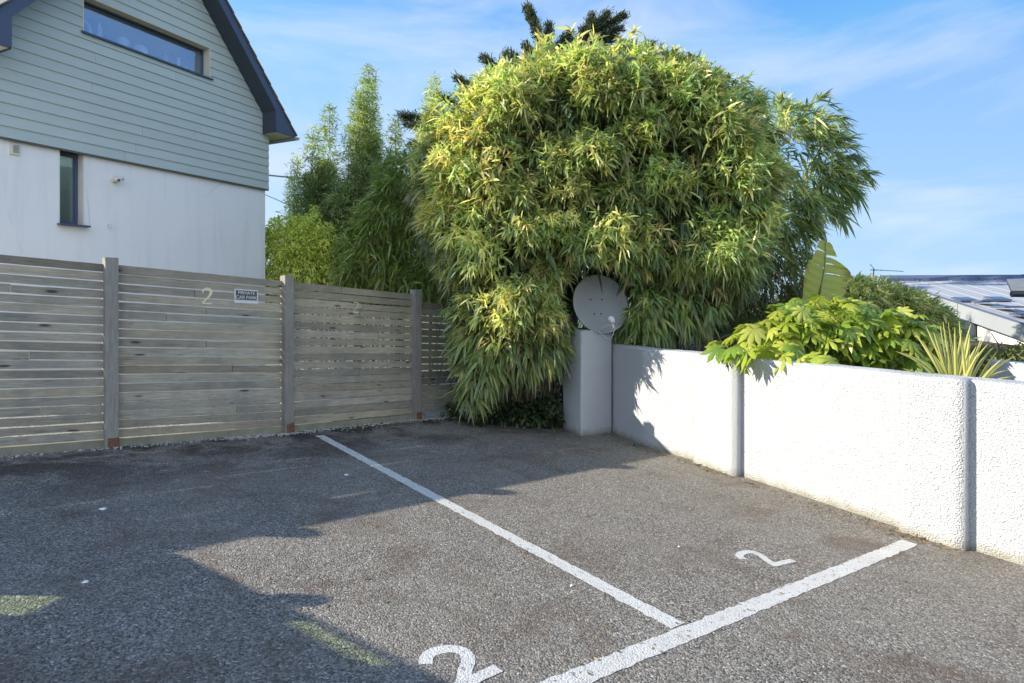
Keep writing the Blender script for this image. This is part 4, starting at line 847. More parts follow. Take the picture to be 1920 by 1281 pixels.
spire('slender tall bamboo spire with a narrow pointed head between two others', 612, 205, 545, 36, 12.3, 0, 900, MIX)
spire('tallest bushy pointed bamboo spire behind the middle fence post', 672, 133, 545, 78, 11.8, 22, 2600, MIX)
spire('short feathery bamboo spire right of the tallest one', 735, 228, 545, 32, 11.9, 6, 650, MIX + [YELL[1]])
spire('pale yellow green bamboo spire rising beside the big clump', 805, 155, 480, 40, 11.6, 4, 900, LIT)
def shrub(name, label, cat, poly, tc, rad, n, k, L, W, pal, mat, edge=60, front=0.7, down=0.2, droop=0.3, dry=0.05, inner=0.5, trunk=None, group=None, prof=None, tip=TIP, spread=0.75):
    poly_ = np.array(poly); cx = (poly_[:, 0].mean() - CX) / F * tc; root = thing(name, (cx, tc, gz(cx, tc)), label, cat, group)
    P, O = crown_points(poly, tc, rad, n, front, edge, 0.12, inner); build_leaves('foliage', [fans(P, O, k, L, W, pal, tip, droop, spread, down, dry=dry, prof=prof)], mat, root)
    if trunk:
        zb_ = trunk; hw = (poly_[:, 0].max() - poly_[:, 0].min()) / F * tc * 0.3; zt_ = CAMH + (Y0 - poly_[:, 1].mean()) / F * tc
        bs = [(cx + R.normal() * hw * 0.5, tc + R.normal() * 0.1, zb_) for _ in range(14)]; canes('stems', root, bs, [(b[0] + R.normal() * hw * 0.5, b[1] + R.normal() * rad * 0.4, zt_ + R.normal() * 0.2) for b in bs], 0.012, M['bark'], 0.05)
    return root
shrub('leafy_shrub', 'bright yellow green shrub beside the house corner behind the fence', 'shrub', [(470, 450), (495, 425), (508, 440), (525, 398), (540, 425), (556, 400), (572, 420), (592, 385), (605, 430), (630, 420), (640, 500), (640, 560), (470, 560)], 11.2, 0.5, 3000, 6, 0.085, 0.026, [(0.62, 0.66, 0.17), (0.70, 0.70, 0.22), (0.48, 0.56, 0.14)], M['leaf_soft'], trunk=-0.3, dry=0.02)  # palette brightened in place of the sun that the house blocks
shrub('broad_bamboo', 'dark broad leaved bamboo filling the gap left of the big clump', 'bamboo', [(640, 470), (690, 380), (725, 310), (770, 285), (830, 290), (870, 380), (890, 480), (890, 570), (640, 570)], 10.3, 0.6, 2200, 6, 0.20, 0.028, [(1.6 * q[0], 1.5 * q[1], 0.8 * q[2]) for q in DEEP] + [(0.17, 0.22, 0.06)], M['leaf'], down=0.1, droop=0.5, trunk=-0.3)
shrub('bamboo_thicket', 'shaded dense bamboo thicket behind the third fence panel', 'bamboo', [(560, 560), (580, 450), (605, 390), (640, 350), (690, 335), (740, 340), (800, 360), (820, 560)], 11.9, 0.5, 4200, 6, 0.13, 0.022, [tuple(1.5 * c for c in q) for q in DEEP + GREEN[:2]] + [(0.10, 0.085, 0.05)], M['leaf_soft'], trunk=-0.4, dry=0.12)

# ------------------------------------------------------------------ wind-swept cypresses beyond
def cypress(label, base, tc, sprays, trunk_top):
    root = thing('cypress_tree', pt(*base, tc), label, 'tree', 'dark cypress trees beyond the bamboo'); root.location.z = -0.6
    bm = bmesh.new(); tb = Vector((root.location.x, tc, -0.6)); tt = pt(*trunk_top, tc); tube(bm, [tb, tb.lerp(tt, 0.5) + Vector((0.1, 0, 0)), tt], [0.16, 0.10, 0.02], 8); parts = []
    for (xa, ya, xb, yb, wd) in sprays:
        a = np.array(pt(xa, ya, tc + R.normal() * 0.25)); b = np.array(pt(xb, yb, tc + R.normal() * 0.4)); d = b - a; Ln = np.linalg.norm(d)
        nearest = tb.lerp(tt, min(0.98, max(0.05, (a[2] - 0.5 - tb.z) / (tt.z - tb.z)))); tube(bm, [nearest, Vector(a), Vector(a + d * 0.5), Vector(a + d * 0.93)], [0.03, 0.02, 0.012, 0.004], 5)
        n = int(90 + 230 * Ln); s = R.random(n); w = 0.5 * wd / F * tc * (0.35 + 0.9 * np.sin(np.pi * np.clip(s * 0.86 + 0.1, 0, 1)))[:, None]
        P = a + d * s[:, None] + R.normal(size=(n, 3)) * w * np.array([0.5, 0.8, 0.5]); O = norm(d / Ln + R.normal(size=(n, 3)) * 0.35 + np.array([0, 0, 0.12]))
        parts.append(fans(P, O, 5, 0.10, 0.020, [(0.045, 0.065, 0.035), (0.06, 0.08, 0.04), (0.075, 0.095, 0.045)], (0.10, 0.115, 0.05), 0.05, 0.4, 0.0, pos=0.05, dry=0.02))
    from_bm('trunk', bm, M['bark'], root, True); build_leaves('crown', parts, M['needle'], root)
cypress('dark wind swept cypress with a bare pointed top above the bamboo', (1030, 300), 15.0, [(1035, 140, 988, 15, 5), (1010, 60, 990, 15, 3), (1020, 110, 1030, 45, 10), (1030, 115, 1068, 62, 10), (1050, 120, 1075, 75, 8), (1010, 120, 985, 85, 6), (1000, 130, 1015, 90, 8), (960, 150, 905, 108, 8), (940, 150, 950, 100, 7), (980, 150, 962, 105, 8)], (1012, 70))
cypress('dark wind swept cypress with sprays streaming right above the bamboo', (1130, 300), 15.6, [(1095, 85, 1110, 28, 6), (1100, 70, 1172, 28, 7), (1105, 60, 1140, 25, 8), (1100, 85, 1165, 52, 8), (1110, 100, 1155, 68, 7), (1150, 110, 1224, 82, 5), (1130, 115, 1180, 85, 7), (1090, 100, 1094, 55, 4)], (1100, 50))
cypress('dark cypress with long low boughs pointing left past the big bamboo', (900, 420), 14.6, [(930, 190, 857, 148, 6), (900, 215, 820, 180, 8), (870, 230, 812, 205, 7), (850, 230, 752, 218, 6), (830, 245, 760, 232, 6), (900, 180, 880, 165, 6), (880, 260, 770, 270, 9)], (905, 160))

# ------------------------------------------------------------------ garden behind the white wall
def garden():
    inner = [Vector((w.x, w.y, 0)) for w in WALL]; poly = [(p.x + 0.12, p.y + 0.06) for p in inner] + [(20, -3), (24, 14), (14, 22), (2.0, 12.5), (1.2, 9.0)]
    bm = bmesh.new(); vs = [bm.verts.new((x, y, 0.42 if y < 11 else 0.3)) for x, y in poly]; f = bm.faces.new(vs)
    lo = [bm.verts.new((v.co.x, v.co.y, -1.9)) for v in vs]
    for i in range(len(vs)): bm.faces.new((vs[i], vs[(i + 1) % len(vs)], lo[(i + 1) % len(vs)], lo[i]))
    tag(from_bm('garden_soil', bm, M['soil']), kind='structure')
garden()
def fatsia():
    c = pt(1530, 640, 6.3); root = thing('fatsia_shrub', (c.x, c.y, 0.42), 'bright glossy fatsia shrub spilling over the white wall', 'shrub'); V = []; C = []; Q = []; Tt = []
    poly = [(1335, 662), (1365, 630), (1400, 600), (1470, 570), (1530, 556), (1580, 568), (1660, 580), (1700, 600), (1722, 640), (1700, 690), (1620, 690), (1480, 680), (1400, 690), (1350, 680)]
    P, O = crown_points(poly, 6.35, 0.42, 430, 0.85, 45, 0.10); P += R.normal(size=P.shape) * np.array([0.05, 0.05, 0.045]); P[:, 2] = np.maximum(P[:, 2], 0.66); stems = []
    ov = [(gp_[0], gp_[1], gp_[2]) for gp_ in [pt(X, Y, t) for X, Y, t in ((1345, 655, 6.0), (1375, 650, 5.85), (1400, 660, 5.75), (1410, 668, 5.7), (1440, 655, 5.7), (1470, 668, 5.55), (1500, 672, 5.45), (1525, 668, 5.4), (1560, 675, 5.3), (1365, 668, 5.9))]]
    P = np.concatenate([P, np.array(ov)]); O = np.concatenate([O, np.tile(np.array([[-0.8, -0.5, 0.2]]), (len(ov), 1))])
    for p, o in zip(P, O):
        kk = R.integers(7, 10); Lf = R.uniform(0.11, 0.20); nrm = Vector((o[0] * 0.3 + R.normal() * 0.42, o[1] * 0.3 + R.normal() * 0.40, 0.75)).normalized(); ax = Vector((o[0], o[1], 0.0)) + Vector((R.normal() * 0.4, R.normal() * 0.4, 0))
        ax = (ax - nrm * ax.dot(nrm)).normalized(); sd = nrm.cross(ax); base = len(V); p = Vector(p)
        col = np.array(random.choice([(0.30, 0.37, 0.05), (0.37, 0.42, 0.06), (0.23, 0.31, 0.045), (0.17, 0.26, 0.04), (0.42, 0.44, 0.09)])) * R.uniform(0.85, 1.15); dro = R.uniform(0.25, 0.6)
        V.append(p); C.append(col * 0.9)
        for q in range(kk):
            a = math.radians(-150 + 300 * q / (kk - 1)); d = ax * math.cos(a) + sd * math.sin(a); s = nrm.cross(d); l = Lf * (1 - 0.30 * abs(a) / 2.6) * R.uniform(0.9, 1.1); w = Lf * 0.165
            b = len(V)
            for f_, wf in ((0.40, 0.75), (0.66, 1.0)):
                m = p + d * l * f_ - Vector((0, 0, dro * l * f_ * f_))
                V.append(m - s * w * wf - nrm * 0.006); C.append(col); V.append(m + nrm * 0.004); C.append(col * 1.1); V.append(m + s * w * wf - nrm * 0.006); C.append(col)
            V.append(p + d * l - Vector((0, 0, dro * l))); C.append(col * 1.05)
            Tt += [(base, b, b + 1), (base, b + 1, b + 2), (b + 3, b + 6, b + 4), (b + 4, b + 6, b + 5)]; Q += [(b, b + 3, b + 4, b + 1), (b + 1, b + 4, b + 5, b + 2)]
        stems.append((p, Vector((c.x + (p.x - c.x) * 0.35, c.y + (p.y - c.y) * 0.3, 0.45))))
    build_leaves('leaves', [(np.array([tuple(v) for v in V]), np.array(C), np.array(Q), np.array(Tt))], M['leaf_big'], root)
    for po in root.children[0].data.polygons: po.use_smooth = True
    canes('stems', root, [s[1] for s in stems], [s[0] for s in stems], 0.005, plain('green_stem', (0.16, 0.17, 0.05), 0.6), 0.03)
fatsia()
def flax():
    c = pt(1795, 705, 4.62); root = thing('variegated_flax', (c.x, c.y, 0.45), 'spiky yellow and green striped flax plant behind the wall top', 'plant'); V = []; C = []; Fc = []
    yel = np.array((0.62, 0.56, 0.20)); grn = np.array((0.14, 0.19, 0.05))
    tips = [(1714, 622), (1735, 610), (1750, 622), (1762, 608), (1768, 604), (1778, 606), (1790, 612), (1798, 604), (1803, 618), (1820, 608), (1818, 628), (1844, 625), (1862, 652), (1872, 655), (1904, 668), (1890, 694), (1900, 706), (1675, 657), (1690, 690), (1830, 650), (1835, 660), (1776, 640), (1745, 660), (1785, 655), (1842, 640), (1730, 640), (1757, 655), (1808, 640), (1852, 645), (1880, 672)]
    for X, Y in tips:
        t = c.y + R.uniform(-0.28, 0.3); tp = pt(X, Y, t); tp = Vector((c.x, c.y, CAMH + (Y0 - 740) / F * 4.6)) + (tp - Vector((c.x, c.y, CAMH + (Y0 - 740) / F * 4.6))) * R.uniform(0.98, 1.02); b0 = Vector((c.x + R.normal() * 0.03, c.y + R.normal() * 0.03, 0.46)); w = R.uniform(0.011, 0.017)
        dirh = (tp - b0); sd = dirh.cross(Vector((0, -1, 0.2))).normalized(); sd = (sd + Vector((0, R.normal() * 0.5, 0))).normalized(); n = 9; base = len(V); spread_ = (tp - b0).length
        for i in range(n + 1):
            s = i / n; m = b0.lerp(tp, s) + Vector((0, 0, 0.16 * spread_ * math.sin(math.pi * s) * (abs(dirh.x) / max(spread_, .01)))); ww = w * (min(1, 0.55 + s * 1.6) if s < 0.5 else (1 - ((s - 0.5) / 0.5) ** 2) + 0.02)
            for kx, f_ in enumerate((-1, -0.45, 0, 0.45, 1)): V.append(m + sd * ww * f_ + Vector((0, -1, 0)) * (0.004 * (1 - abs(f_)))); C.append(yel * R.uniform(0.9, 1.1) if kx in (0, 4, 1) else grn * 1.1 if kx == 2 else (yel + grn) / 2)
        for i in range(n):
            for kx in range(4): q = base + i * 5 + kx; Fc.append((q, q + 1, q + 6, q + 5))
    o = mesh_pf('leaves', V, Fc, M['leaf_big'], root); set_tone(o, np.array(C))
    bm = bmesh.new(); lathe(bm, [(0.06, -0.05), (0.07, 0.03), (0.05, 0.10), (0.0, 0.11)], (c.x, c.y, 0.44), 10); from_bm('crown_base', bm, plain('flax_base', (0.30, 0.27, 0.10), 0.7), root)
flax()
def banana():
    a = pt(1500, 640, 8.2); tp = pt(1556, 452, 8.2); root = thing('banana_plant', (a.x, a.y, 0.42), 'single tall torn banana leaf standing behind the fatsia', 'plant')
    V = []; C = []; Fc = []; n = 40; base_l = pt(1515, 605, 8.2)
    ctr = lambda s: base_l.lerp(tp, s) + Vector((0.05 * math.sin(math.pi * s), 0.22 * s * s - 0.1 * s, 0))
    LAT = Vector((0.93, -0.12, -0.33)).normalized()   # one steady sideways direction, so the blade does not twist
    wid = lambda s: 0.30 * min(1.0, 0.45 + 1.3 * s) * (1 - max(0.0, (s - 0.52) / 0.48) ** 1.5 * 0.72)
    def strip(sg, s0, s1, k, f1, droop, skew):         # a piece of the blade between two tears
        b = len(V)
        for i in range(k + 1):
            s = s0 + (s1 - s0) * i / k; m = ctr(s); env = wid(s) * (1 if sg > 0 else 0.92)
            for j in range(5):
                f_ = f1 * j / 4; up = 0.30 * f_ * env + skew * f_ * f_
                V.append(m + LAT * (sg * env * f_) + Vector((0, -0.25 * env * f_ * f_ + 0.010 * math.sin(i * 2.1) * f_, up - droop * f_ * f_ * env)))
                cc = np.array((0.42, 0.45, 0.07)) * (1 + 0.10 * math.sin(s * 70)) + np.array((0.08, 0.05, 0.0)) * f_
                C.append(cc if not (j == 4 and R.random() < 0.3) else np.array((0.26, 0.17, 0.06)))
        for i in range(k):
            for j in range(4): q = b + i * 5 + j; Fc.append((q, q + 1, q + 6, q + 5))
    strip(-1, 0.0, 0.66, 22, 1.0, 0.1, 0.0); strip(-1, 0.67, 0.86, 7, 0.95, 0.25, -0.02); strip(-1, 0.865, 1.0, 6, 0.9, 0.1, 0.0)
    strip(1, 0.0, 0.60, 20, 1.0, 0.2, 0.0); strip(1, 0.61, 0.72, 5, 1.12, 0.1, -0.03); strip(1, 0.735, 0.81, 4, 1.35, 0.35, -0.02); strip(1, 0.83, 1.0, 7, 0.8, 0.2, 0.0)
    o = mesh_pf('leaf_blade', V, Fc, M['leaf_big'], root, True); set_tone(o, np.array(C))
    bm = bmesh.new(); tube(bm, [Vector((a.x, a.y, 0.42)), a.lerp(base_l, 0.8), base_l] + [ctr(s / 8) + Vector((0, -0.012, 0)) for s in range(1, 9)], [0.05, 0.03, 0.022] + [0.018 - 0.0018 * s for s in range(8)], 8); from_bm('midrib', bm, plain('banana_rib', (0.26, 0.29, 0.08), 0.5), root, True)
    P = np.array([tuple(pt(1590, 570, 8.3))] * 1); W2_ = leaf_arrays(np.array([tuple(pt(1560, 560, 8.35)), tuple(pt(1565, 600, 8.3))]), np.array([[0.6, -0.3, -0.5], [0.5, -0.4, 0.1]]), np.array([0.45, 0.5]), np.array([0.16, 0.15]), np.array([(0.05, 0.09, 0.03)] * 2), np.array([(0.06, 0.1, 0.03)] * 2), np.array([0.5, 0.6])); build_leaves('low_leaf', [W2_], M['leaf_big'], root)
banana()
shrub('garden_hedge', 'loose sunny hedge of grassy bamboo between the banana leaf and the grey roof', 'hedge', [(1480, 568), (1540, 530), (1600, 524), (1645, 532), (1690, 548), (1720, 572), (1745, 600), (1765, 640), (1770, 690), (1480, 690)], 9.2, 0.8, 5200, 6, 0.13, 0.022, [tuple(1.5 * c for c in q) for q in YELL] + GREEN, M['leaf_soft'], edge=40, front=0.75, down=-0.1, trunk=0.35, dry=0.15)
shrub('clipped_hedge', 'low clipped hedge at the far right below the grey roof', 'hedge', [(1740, 668), (1800, 655), (1860, 650), (1990, 648), (1990, 720), (1740, 740)], 7.6, 0.5, 1700, 6, 0.055, 0.02, [(0.13, 0.15, 0.04), (0.10, 0.13, 0.035), (0.18, 0.18, 0.05)], M['leaf_soft'], edge=20, trunk=0.4)
# fan palm fronds in the shade behind the wall
def palm():
    c = pt(1300, 640, 8.9); root = thing('fan_palm', (c.x, c.y, 0.42), 'shaded fan palm with long pointed leaflets behind the white wall', 'palm'); parts = []; bm = bmesh.new()
    for X, Y, L in ((1330, 600, 0.55), (1275, 615, 0.5), (1440, 610, 0.5), (1380, 625, 0.5), (1250, 640, 0.45)):
        h = np.array(pt(X, Y, 8.6 + R.normal() * 0.1)); n = 26; a = np.linspace(-1.5, 1.5, n) + R.normal() * 0.1; D = np.stack([np.sin(a) * 0.9 + (0.25 if X > 1300 else -0.25), np.full(n, -0.35), np.cos(a) * 0.75], 1)
        parts.append(leaf_arrays(np.repeat(h[None], n, 0), D, np.full(n, L) * R.uniform(0.8, 1.1, n), np.full(n, 0.026), np.tile(np.array((0.085, 0.13, 0.045)), (n, 1)), np.tile(np.array((0.16, 0.16, 0.07)), (n, 1)), np.full(n, 0.25))); tube(bm, [Vector((c.x, c.y, 0.42)), Vector((c.x, c.y, 0.5)).lerp(Vector(h), 0.6) + Vector((0, 0, 0.1)), Vector(h)], 0.008, 5)
    build_leaves('fronds', parts, M['leaf'], root); from_bm('stalks', bm, M['cane'], root)
palm()
# undergrowth at the foot of the bamboo
shrub('ivy_patch', 'dark ivy and low weeds under the bamboo beside the pillar', 'ivy', [(875, 778), (905, 766), (960, 758), (1000, 752), (1052, 742), (1052, 792), (990, 790), (930, 784)], 8.15, 0.22, 300, 4, 0.055, 0.045, [(0.03, 0.062, 0.02), (0.045, 0.085, 0.025), (0.02, 0.045, 0.018)], M['leaf_big'], edge=18, dry=0.02, prof=((0.0, 0.3), (0.35, 1.0), (0.7, 0.6)), inner=0.6)
root = shrub('ivy_patch', 'small ivy tuft at the foot of the short fence stake', 'ivy', [(832, 775), (840, 762), (862, 757), (875, 770), (872, 783)], 8.4, 0.08, 60, 4, 0.05, 0.04, [(0.03, 0.062, 0.02), (0.045, 0.085, 0.025)], M['leaf_big'], edge=10, prof=((0.0, 0.3), (0.35, 1.0), (0.7, 0.6)))
bm = bmesh.new(); c_ = gp(1014, 792); bmesh.ops.create_icosphere(bm, subdivisions=3, radius=0.15)
for v in bm.verts: v.co = Vector((v.co.x * 1.2 * (1 + 0.1 * math.sin(v.co.y * 30)), v.co.y * 0.8, v.co.z * 0.55 * (1 + 0.12 * math.sin(v.co.x * 25 + 1)))) + c_ + Vector((0, 0.12, 0.02))
tag(from_bm('boulder', bm, plain('dark_stone', (0.10, 0.10, 0.098), 0.9, 0.4, 8, 0.5), None, True), 'grey boulder half hidden in ivy beside the pillar foot', 'stone')

# loose gravel at the fence foot, leaf litter, weeds
def scatter_stones(name, segs, n, smin, smax, mat, flat=0.6):
    V = []; Fc = []; base = [(1, 0, 0), (-1, 0, 0), (0, 1, 0), (0, -1, 0), (0, 0, 1), (0, 0, -0.6)]; tri = [(0, 2, 4), (2, 1, 4), (1, 3, 4), (3, 0, 4), (2, 0, 5), (1, 2, 5), (3, 1, 5), (0, 3, 5)]
    for _ in range(n):
        a, b, wd = random.choice(segs); s = R.random(); p = a.lerp(b, s); sz = R.uniform(smin, smax); o = R.normal() * wd; d = (b - a); d.z = 0; d.normalize(); nn = Vector((d.y, -d.x, 0)); q = p + nn * o; zg = gz(q.x, q.y) + sz * 0.2; an = R.uniform(0, 6.3); k = len(V); ca, sa = math.cos(an), math.sin(an)
        for x, y, z in base: x *= sz * R.uniform(0.7, 1.3); y *= sz * R.uniform(0.5, 1.1); V.append((q.x + x * ca - y * sa, q.y + x * sa + y * ca, zg + z * sz * flat))
        Fc += [tuple(k + i for i in t) for t in tri]
    return mesh_pf(name, V, Fc, mat)
segs = [(PM, P1, 0.03), (P1, P2, 0.045), (P1.lerp(P2, 0.6), P2, 0.05), (P2, P3, 0.06), (P2, P3, 0.05), (P3, gp(850, 782), 0.06), (gp(850, 782), gp(900, 785), 0.07)]
segs = [(a + FN * 0.02, b + FN * 0.02, w) for a, b, w in segs]
tag(scatter_stones('loose_gravel', segs, 1500, 0.006, 0.016, M['stone']), kind='stuff')
def litter():
    n = 900; e = [(gp(880, 785), gp(960, 792)), (gp(960, 792), gp(1052, 803)), (gp(960, 790), gp(1052, 800))]; P = []; 
    for _ in range(n):
        a, b = random.choice(e); p = a.lerp(b, R.random()); q = p + Vector((R.normal() * 0.05, 0.05 + R.normal() * 0.09, 0)); P.append((q.x, q.y, gz(q.x, q.y) + R.uniform(0.004, 0.02)))
    fl = [(P1, P2), (P2, P3)]
    for _ in range(260):
        a, b = random.choice(fl); p = a.lerp(b, R.random()) + FN * abs(R.normal() * 0.7); P.append((p.x, p.y, gz(p.x, p.y) + 0.006))
    for _ in range(300):
        i = R.integers(0, 5); p = WALL[i].lerp(WALL[i + 1], R.random()); p = p + Vector((-0.12 - abs(R.normal() * 0.07), -0.03, 0)); P.append((p.x, p.y, gz(p.x, p.y) + 0.005))
    for _ in range(160): p = gp(R.uniform(500, 1700), R.uniform(860, 1270)); P.append((p.x, p.y, gz(p.x, p.y) + 0.005))
    P = np.array(P); D = np.stack([R.normal(size=len(P)), R.normal(size=len(P)), R.normal(size=len(P)) * 0.08], 1); c = np.array([(0.26, 0.19, 0.11)]) * R.uniform(0.4, 1.5, (len(P), 1))
    o = build_leaves('leaf_litter', [leaf_arrays(P, D, np.where(np.arange(len(P)) < len(P) - 160, R.uniform(0.02, 0.12, len(P)), R.uniform(0.008, 0.03, len(P))), R.uniform(0.006, 0.014, len(P)), c, c * 0.9, np.zeros(len(P)))], M['leaf_soft']); tag(o, kind='stuff')
litter()
def weed(X, Y, L, n, label):
    c = gp(X, Y); a = R.uniform(0, 6.3, n); P = np.tile(np.array(c)[None], (n, 1)) + R.normal(size=(n, 3)) * np.array([0.001, 0.001, 0]); D = np.stack([np.cos(a) * 0.6, np.sin(a) * 0.6, R.uniform(0.3, 1.1, n)], 1); col = np.tile(np.array((0.10, 0.16, 0.03)), (n, 1)) * R.uniform(0.7, 1.3, (n, 1))
    tag(build_leaves('weed', [leaf_arrays(P, D, L * R.uniform(0.6, 1.2, n), np.full(n, L * 0.28), col, col, np.full(n, 0.3))], M['leaf_soft']), label, 'weed', 'weeds along the white wall foot')
weed(1209, 836, 0.075, 22, 'green weed tuft growing at the wall foot nearest the end pillar')
weed(1190, 836, 0.04, 14, 'tiny low weed just left of the green tuft by the pillar end')
weed(1590, 957, 0.028, 18, 'tiny weed at the wall foot between the two pilasters')
weed(1655, 977, 0.026, 18, 'tiny weed at the wall foot just before the large front pilaster')
# shells and scraps lying on the tarmac
def scrap(X, Y, L, W_, label, ang):
    c = gp(X, Y); n = 12; V = [(0, 0, 0.011)]; Fc = []
    for k in range(n):
        a = 2 * math.pi * k / n; r = 1 + 0.18 * math.sin(3 * a + X); V.append((L * r * math.cos(a), W_ * r * math.sin(a), 0.005 + 0.002 * math.sin(2 * a)))
    for k in range(n): Fc.append((0, 1 + k, 1 + (k + 1) % n))
    lower = [(x, y, 0.0015) for x, y, z in V[1:]]; b = len(V); V += lower
    for k in range(n): Fc.append((1 + k, b + k, b + (k + 1) % n, 1 + (k + 1) % n))
    V = [(c.x + x * math.cos(ang) - y * math.sin(ang), c.y + x * math.sin(ang) + y * math.cos(ang), gz(c.x + x, c.y + y) + z) for x, y, z in V]
    tag(mesh_pf('shell_fragment', V, Fc, M['white'], None, True), label, 'shell', 'white shell fragments on the tarmac')
scrap(193, 955, 0.022, 0.022, 'white shell fragment in the shade nearest the left fence post', 0.2)
scrap(160, 1092, 0.014, 0.016, 'white shell fragment in the shade above the greenish light patch', 0.5)
scrap(649, 891, 0.017, 0.014, 'small white shell fragment in the fence shade left of the long bay line', 0.1)
scrap(1072, 1099, 0.012, 0.008, 'small white shell fragment in the sun left of the long bay line', 0.8)
scrap(1273, 1026, 0.007, 0.007, 'tiny pale shell fragment in the bay with the small number 2', 0.0)

# ------------------------------------------------------------------ neighbour's zinc roof at the right
def zinc_house():
    RL = Vector((10.66, 17.0, 1.80)); Q = Vector((9.6, 11.0, 0.78)); sl = (Q - RL); Qe = RL + sl * 1.35; rd = Vector((6, -1.06, 0)).normalized()
    root = thing('zinc_roofed_house', (12.5, 14.0, -0.5), 'neighbouring white house with a low grey standing seam roof at the far right', 'house'); nrm = rd.cross(sl).normalized()
    if nrm.z < 0: nrm = -nrm
    RR = RL + rd * 3.6; QR = Qe + rd * 7.5; RR2 = RL + rd * 6.5 + sl * 0.35
    bm = bmesh.new(); prism(bm, [RL, Qe, QR, RR2, RR], nrm * -0.08)
    L = 7.0
    for i in range(1, 17):
        a = RL + rd * (0.42 * i); s0 = 0.0 if 0.42 * i < 3.6 else 0.35 * (0.42 * i - 3.6) / 2.9
        b = a + sl * 1.345; a = a + sl * s0; prism(bm, [a - rd * 0.007, a + rd * 0.007, a + rd * 0.007 + nrm * 0.009, a - rd * 0.007 + nrm * 0.009], b - a)
    rf = from_bm('roof', bm, M['zinc'], root)
    bm = bmesh.new()
    for i in range(9):
        a = RL + rd * (0.4 * i); prism(bm, [a + nrm * 0.05, a + rd * 0.385 + nrm * 0.05, a + rd * 0.385 + sl.normalized() * 0.30 + nrm * 0.01, a + sl.normalized() * 0.30 + nrm * 0.01], Vector((0, 0, 0.07)))
    a, b = RR, RR2; prism(bm, [a + nrm * 0.04, b + nrm * 0.04, b + nrm * 0.04 + sl.normalized() * 0.3, a + nrm * 0.04 + sl.normalized() * 0.3], Vector((0, 0, 0.09))); from_bm('ridge_cap', bm, M['ridge'], rf)
    # fascia along the near verge, in two sheets
    bm = bmesh.new(); out = -rd
    for s0, s1 in ((-0.02, 0.66), (0.664, 1.35)): a = RL + sl * s0 + out * 0.03; b = RL + sl * s1 + out * 0.03; prism(bm, [a + Vector((0, 0, 0.05)), b + Vector((0, 0, 0.05)), b - Vector((0, 0, 0.24)), a - Vector((0, 0, 0.26))], out * 0.03)
    from_bm('fascia', bm, M['zinc_pale'], root)
    bm = bmesh.new(); a = RL + sl * -0.02 + out * 0.03; b = RL + sl * 1.35 + out * 0.03; prism(bm, [a + Vector((0, 0, 0.056)), b + Vector((0, 0, 0.056)), b + Vector((0, 0, 0.078)), a + Vector((0, 0, 0.078))], out * 0.05); from_bm('verge_trim', bm, M['ridge'], root)
    bm = bmesh.new(); a = RL + rd * 0.35; b = Qe + rd * 0.35; prism(bm, [Vector((a.x, a.y, a.z - 0.1)), Vector((b.x, b.y, b.z - 0.1)), Vector((b.x, b.y, -1.5)), Vector((a.x, a.y, -1.5))], rd * 0.2)
    c = Qe + rd * 7.2 - sl * 0.08; b2 = Qe + rd * 0.35 - sl * 0.08; prism(bm, [Vector((b2.x, b2.y, b2.z - 0.12)), Vector((c.x, c.y, c.z - 0.12)), Vector((c.x, c.y, -1.5)), Vector((b2.x, b2.y, -1.5))], sl.normalized() * -0.2)
    from_bm('white_wall', bm, M['whitewash'], root)
    bm = bmesh.new(); a = RL + sl * 0.02 + rd * 0.32; b = RL + sl * 0.66 + rd * 0.32; prism(bm, [Vector((a.x, a.y, a.z - 0.28)), Vector((b.x, b.y, b.z - 0.28)), Vector((b.x, b.y, -1.2)), Vector((a.x, a.y, -1.2))], out * 0.04); wf = from_bm('window', bm, M['slate_dark'], root)
    bm = bmesh.new(); a = RL + sl * 0.42 + rd * 0.275; b = RL + sl * 0.60 + rd * 0.275; prism(bm, [Vector((a.x, a.y, a.z - 0.5)), Vector((b.x, b.y, b.z - 0.42)), Vector((b.x, b.y, -1.1)), Vector((a.x, a.y, -1.1))], out * 0.01); from_bm('pane', bm, mat_glass('blue_pane', (0.3, 0.4, 0.5), 0.5), wf)
    # rooflights, one propped open
    def plane(X, Y):
        o = Vector((0, 0, CAMH)); d = Vector(((X - CX) / F, 1, (Y0 - Y) / F)); return o + d * ((RL - o).dot(nrm) / d.dot(nrm))
    un = sl.normalized()
    for X, Y, w, l, opn, lab in ((1808, 565, 0.36, 0.4, 0.0, 'rooflight'), (1870, 564, 0.36, 0.4, 0, 'rooflight'), (1848, 573, 0.36, 0.42, 0.25, 'rooflight'), (1888, 584, 0.36, 0.45, 0.2, 'rooflight'), (1918, 597, 0.3, 0.35, 0.1, 'rooflight')):
        c = plane(X, Y); up = nrm; bm = bmesh.new(); a0 = c - rd * w / 2 - un * l / 2; d2 = (un * math.cos(opn) + up * math.sin(opn)) * l; a0 = a0 + up * 0.03
        prism(bm, [a0, a0 + rd * w, a0 + rd * w + d2, a0 + d2], up * 0.035); rl_ = from_bm('rooflight', bm, M['ridge'], root)
        bm = bmesh.new(); k = 0.04; b0 = a0 + rd * k + d2 * (k / l) + up * 0.037; prism(bm, [b0, b0 + rd * (w - 2 * k), b0 + rd * (w - 2 * k) + d2 * (1 - 2 * k / l), b0 + d2 * (1 - 2 * k / l)], up * 0.004); from_bm('pane', bm, mat_glass('roof_pane', (0.5, 0.5, 0.5), 0.30), rl_)
zinc_house()
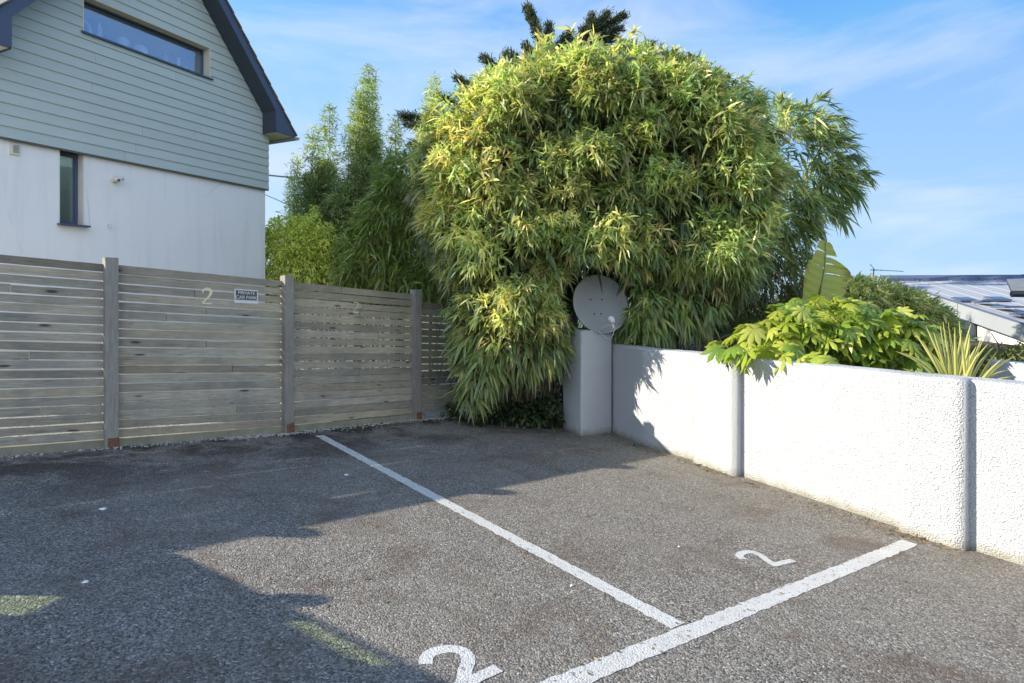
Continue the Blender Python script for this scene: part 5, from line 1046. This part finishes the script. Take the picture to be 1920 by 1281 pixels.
bm = bmesh.new(); a = pt(1638, 520, 16.5); b = pt(1638, 503, 16.5); tube(bm, [Vector((a.x, a.y, 1.0)), b], 0.015, 6); c = pt(1694, 509, 16.5); s = pt(1632, 506, 16.5); tube(bm, [s, c], 0.009, 5)
for q in range(7): p = s.lerp(c, q / 6 * 0.85 + 0.1); h = 0.05 if q > 1 else 0.16; tube(bm, [p + Vector((0, -h, 0)), p + Vector((0, h, 0))], 0.006, 4)
for sg in (-1, 1): tube(bm, [s + Vector((0.12, 0, 0)), s + Vector((0.02, 0.05 * sg, 0.16 * sg))], 0.008, 4)
tag(from_bm('television_aerial', bm, M['dark_plastic']), 'thin television aerial on a pole above the hedge', 'aerial')
# tiled roof corner of an outbuilding at the right edge
oroot = thing('tiled_outbuilding', pt(1975, 640, 9.0), 'tiled roof corner with dark gutter at the right edge of the picture', 'building'); oroot.location.z = 0.3
bm = bmesh.new(); e0 = pt(1896, 549, 9.0); w_ = Vector((2.2, -0.5, 0)); up = Vector((0.25, 1.0, 0.34)); prism(bm, [e0, e0 + w_, e0 + w_ + up * 0.8, e0 + Vector((0.35, 0.5, 0.17))], Vector((0, 0, 0.05))); from_bm('roof', bm, M['clay'], oroot)
bm = bmesh.new(); tube(bm, [e0 + Vector((-0.02, -0.03, -0.02)), e0 + w_ + Vector((0, -0.03, -0.02))], 0.05, 10); from_bm('gutter', bm, M['dark_plastic'], oroot)
bm = bmesh.new(); prism(bm, [e0 + Vector((0.9, 0.15, -0.03)), e0 + w_ + Vector((0, 0.15, -0.03)), Vector((e0.x + w_.x, e0.y + w_.y + 0.15, 0.2)), Vector((e0.x + 0.9, e0.y + 0.15, 0.2))], (0.2, 0.6, 0)); from_bm('wall', bm, M['whitewash'], oroot)
# grey block wall beyond the flax
bm = bmesh.new(); a = pt(1856, 676, 6.0); b = pt(2080, 690, 5.2); prism(bm, [Vector((a.x, a.y, 0.2)), Vector((b.x, b.y, 0.2)), Vector((b.x, b.y, a.z)), a], (0.1, 0.16, 0)); bevel(bm, 0.01, 1)
tag(from_bm('block_wall', bm, plain('grey_blocks', (0.36, 0.37, 0.39), 0.9, 0.2, 5, 0.3)), 'low pale grey block wall behind the striped flax', 'wall')
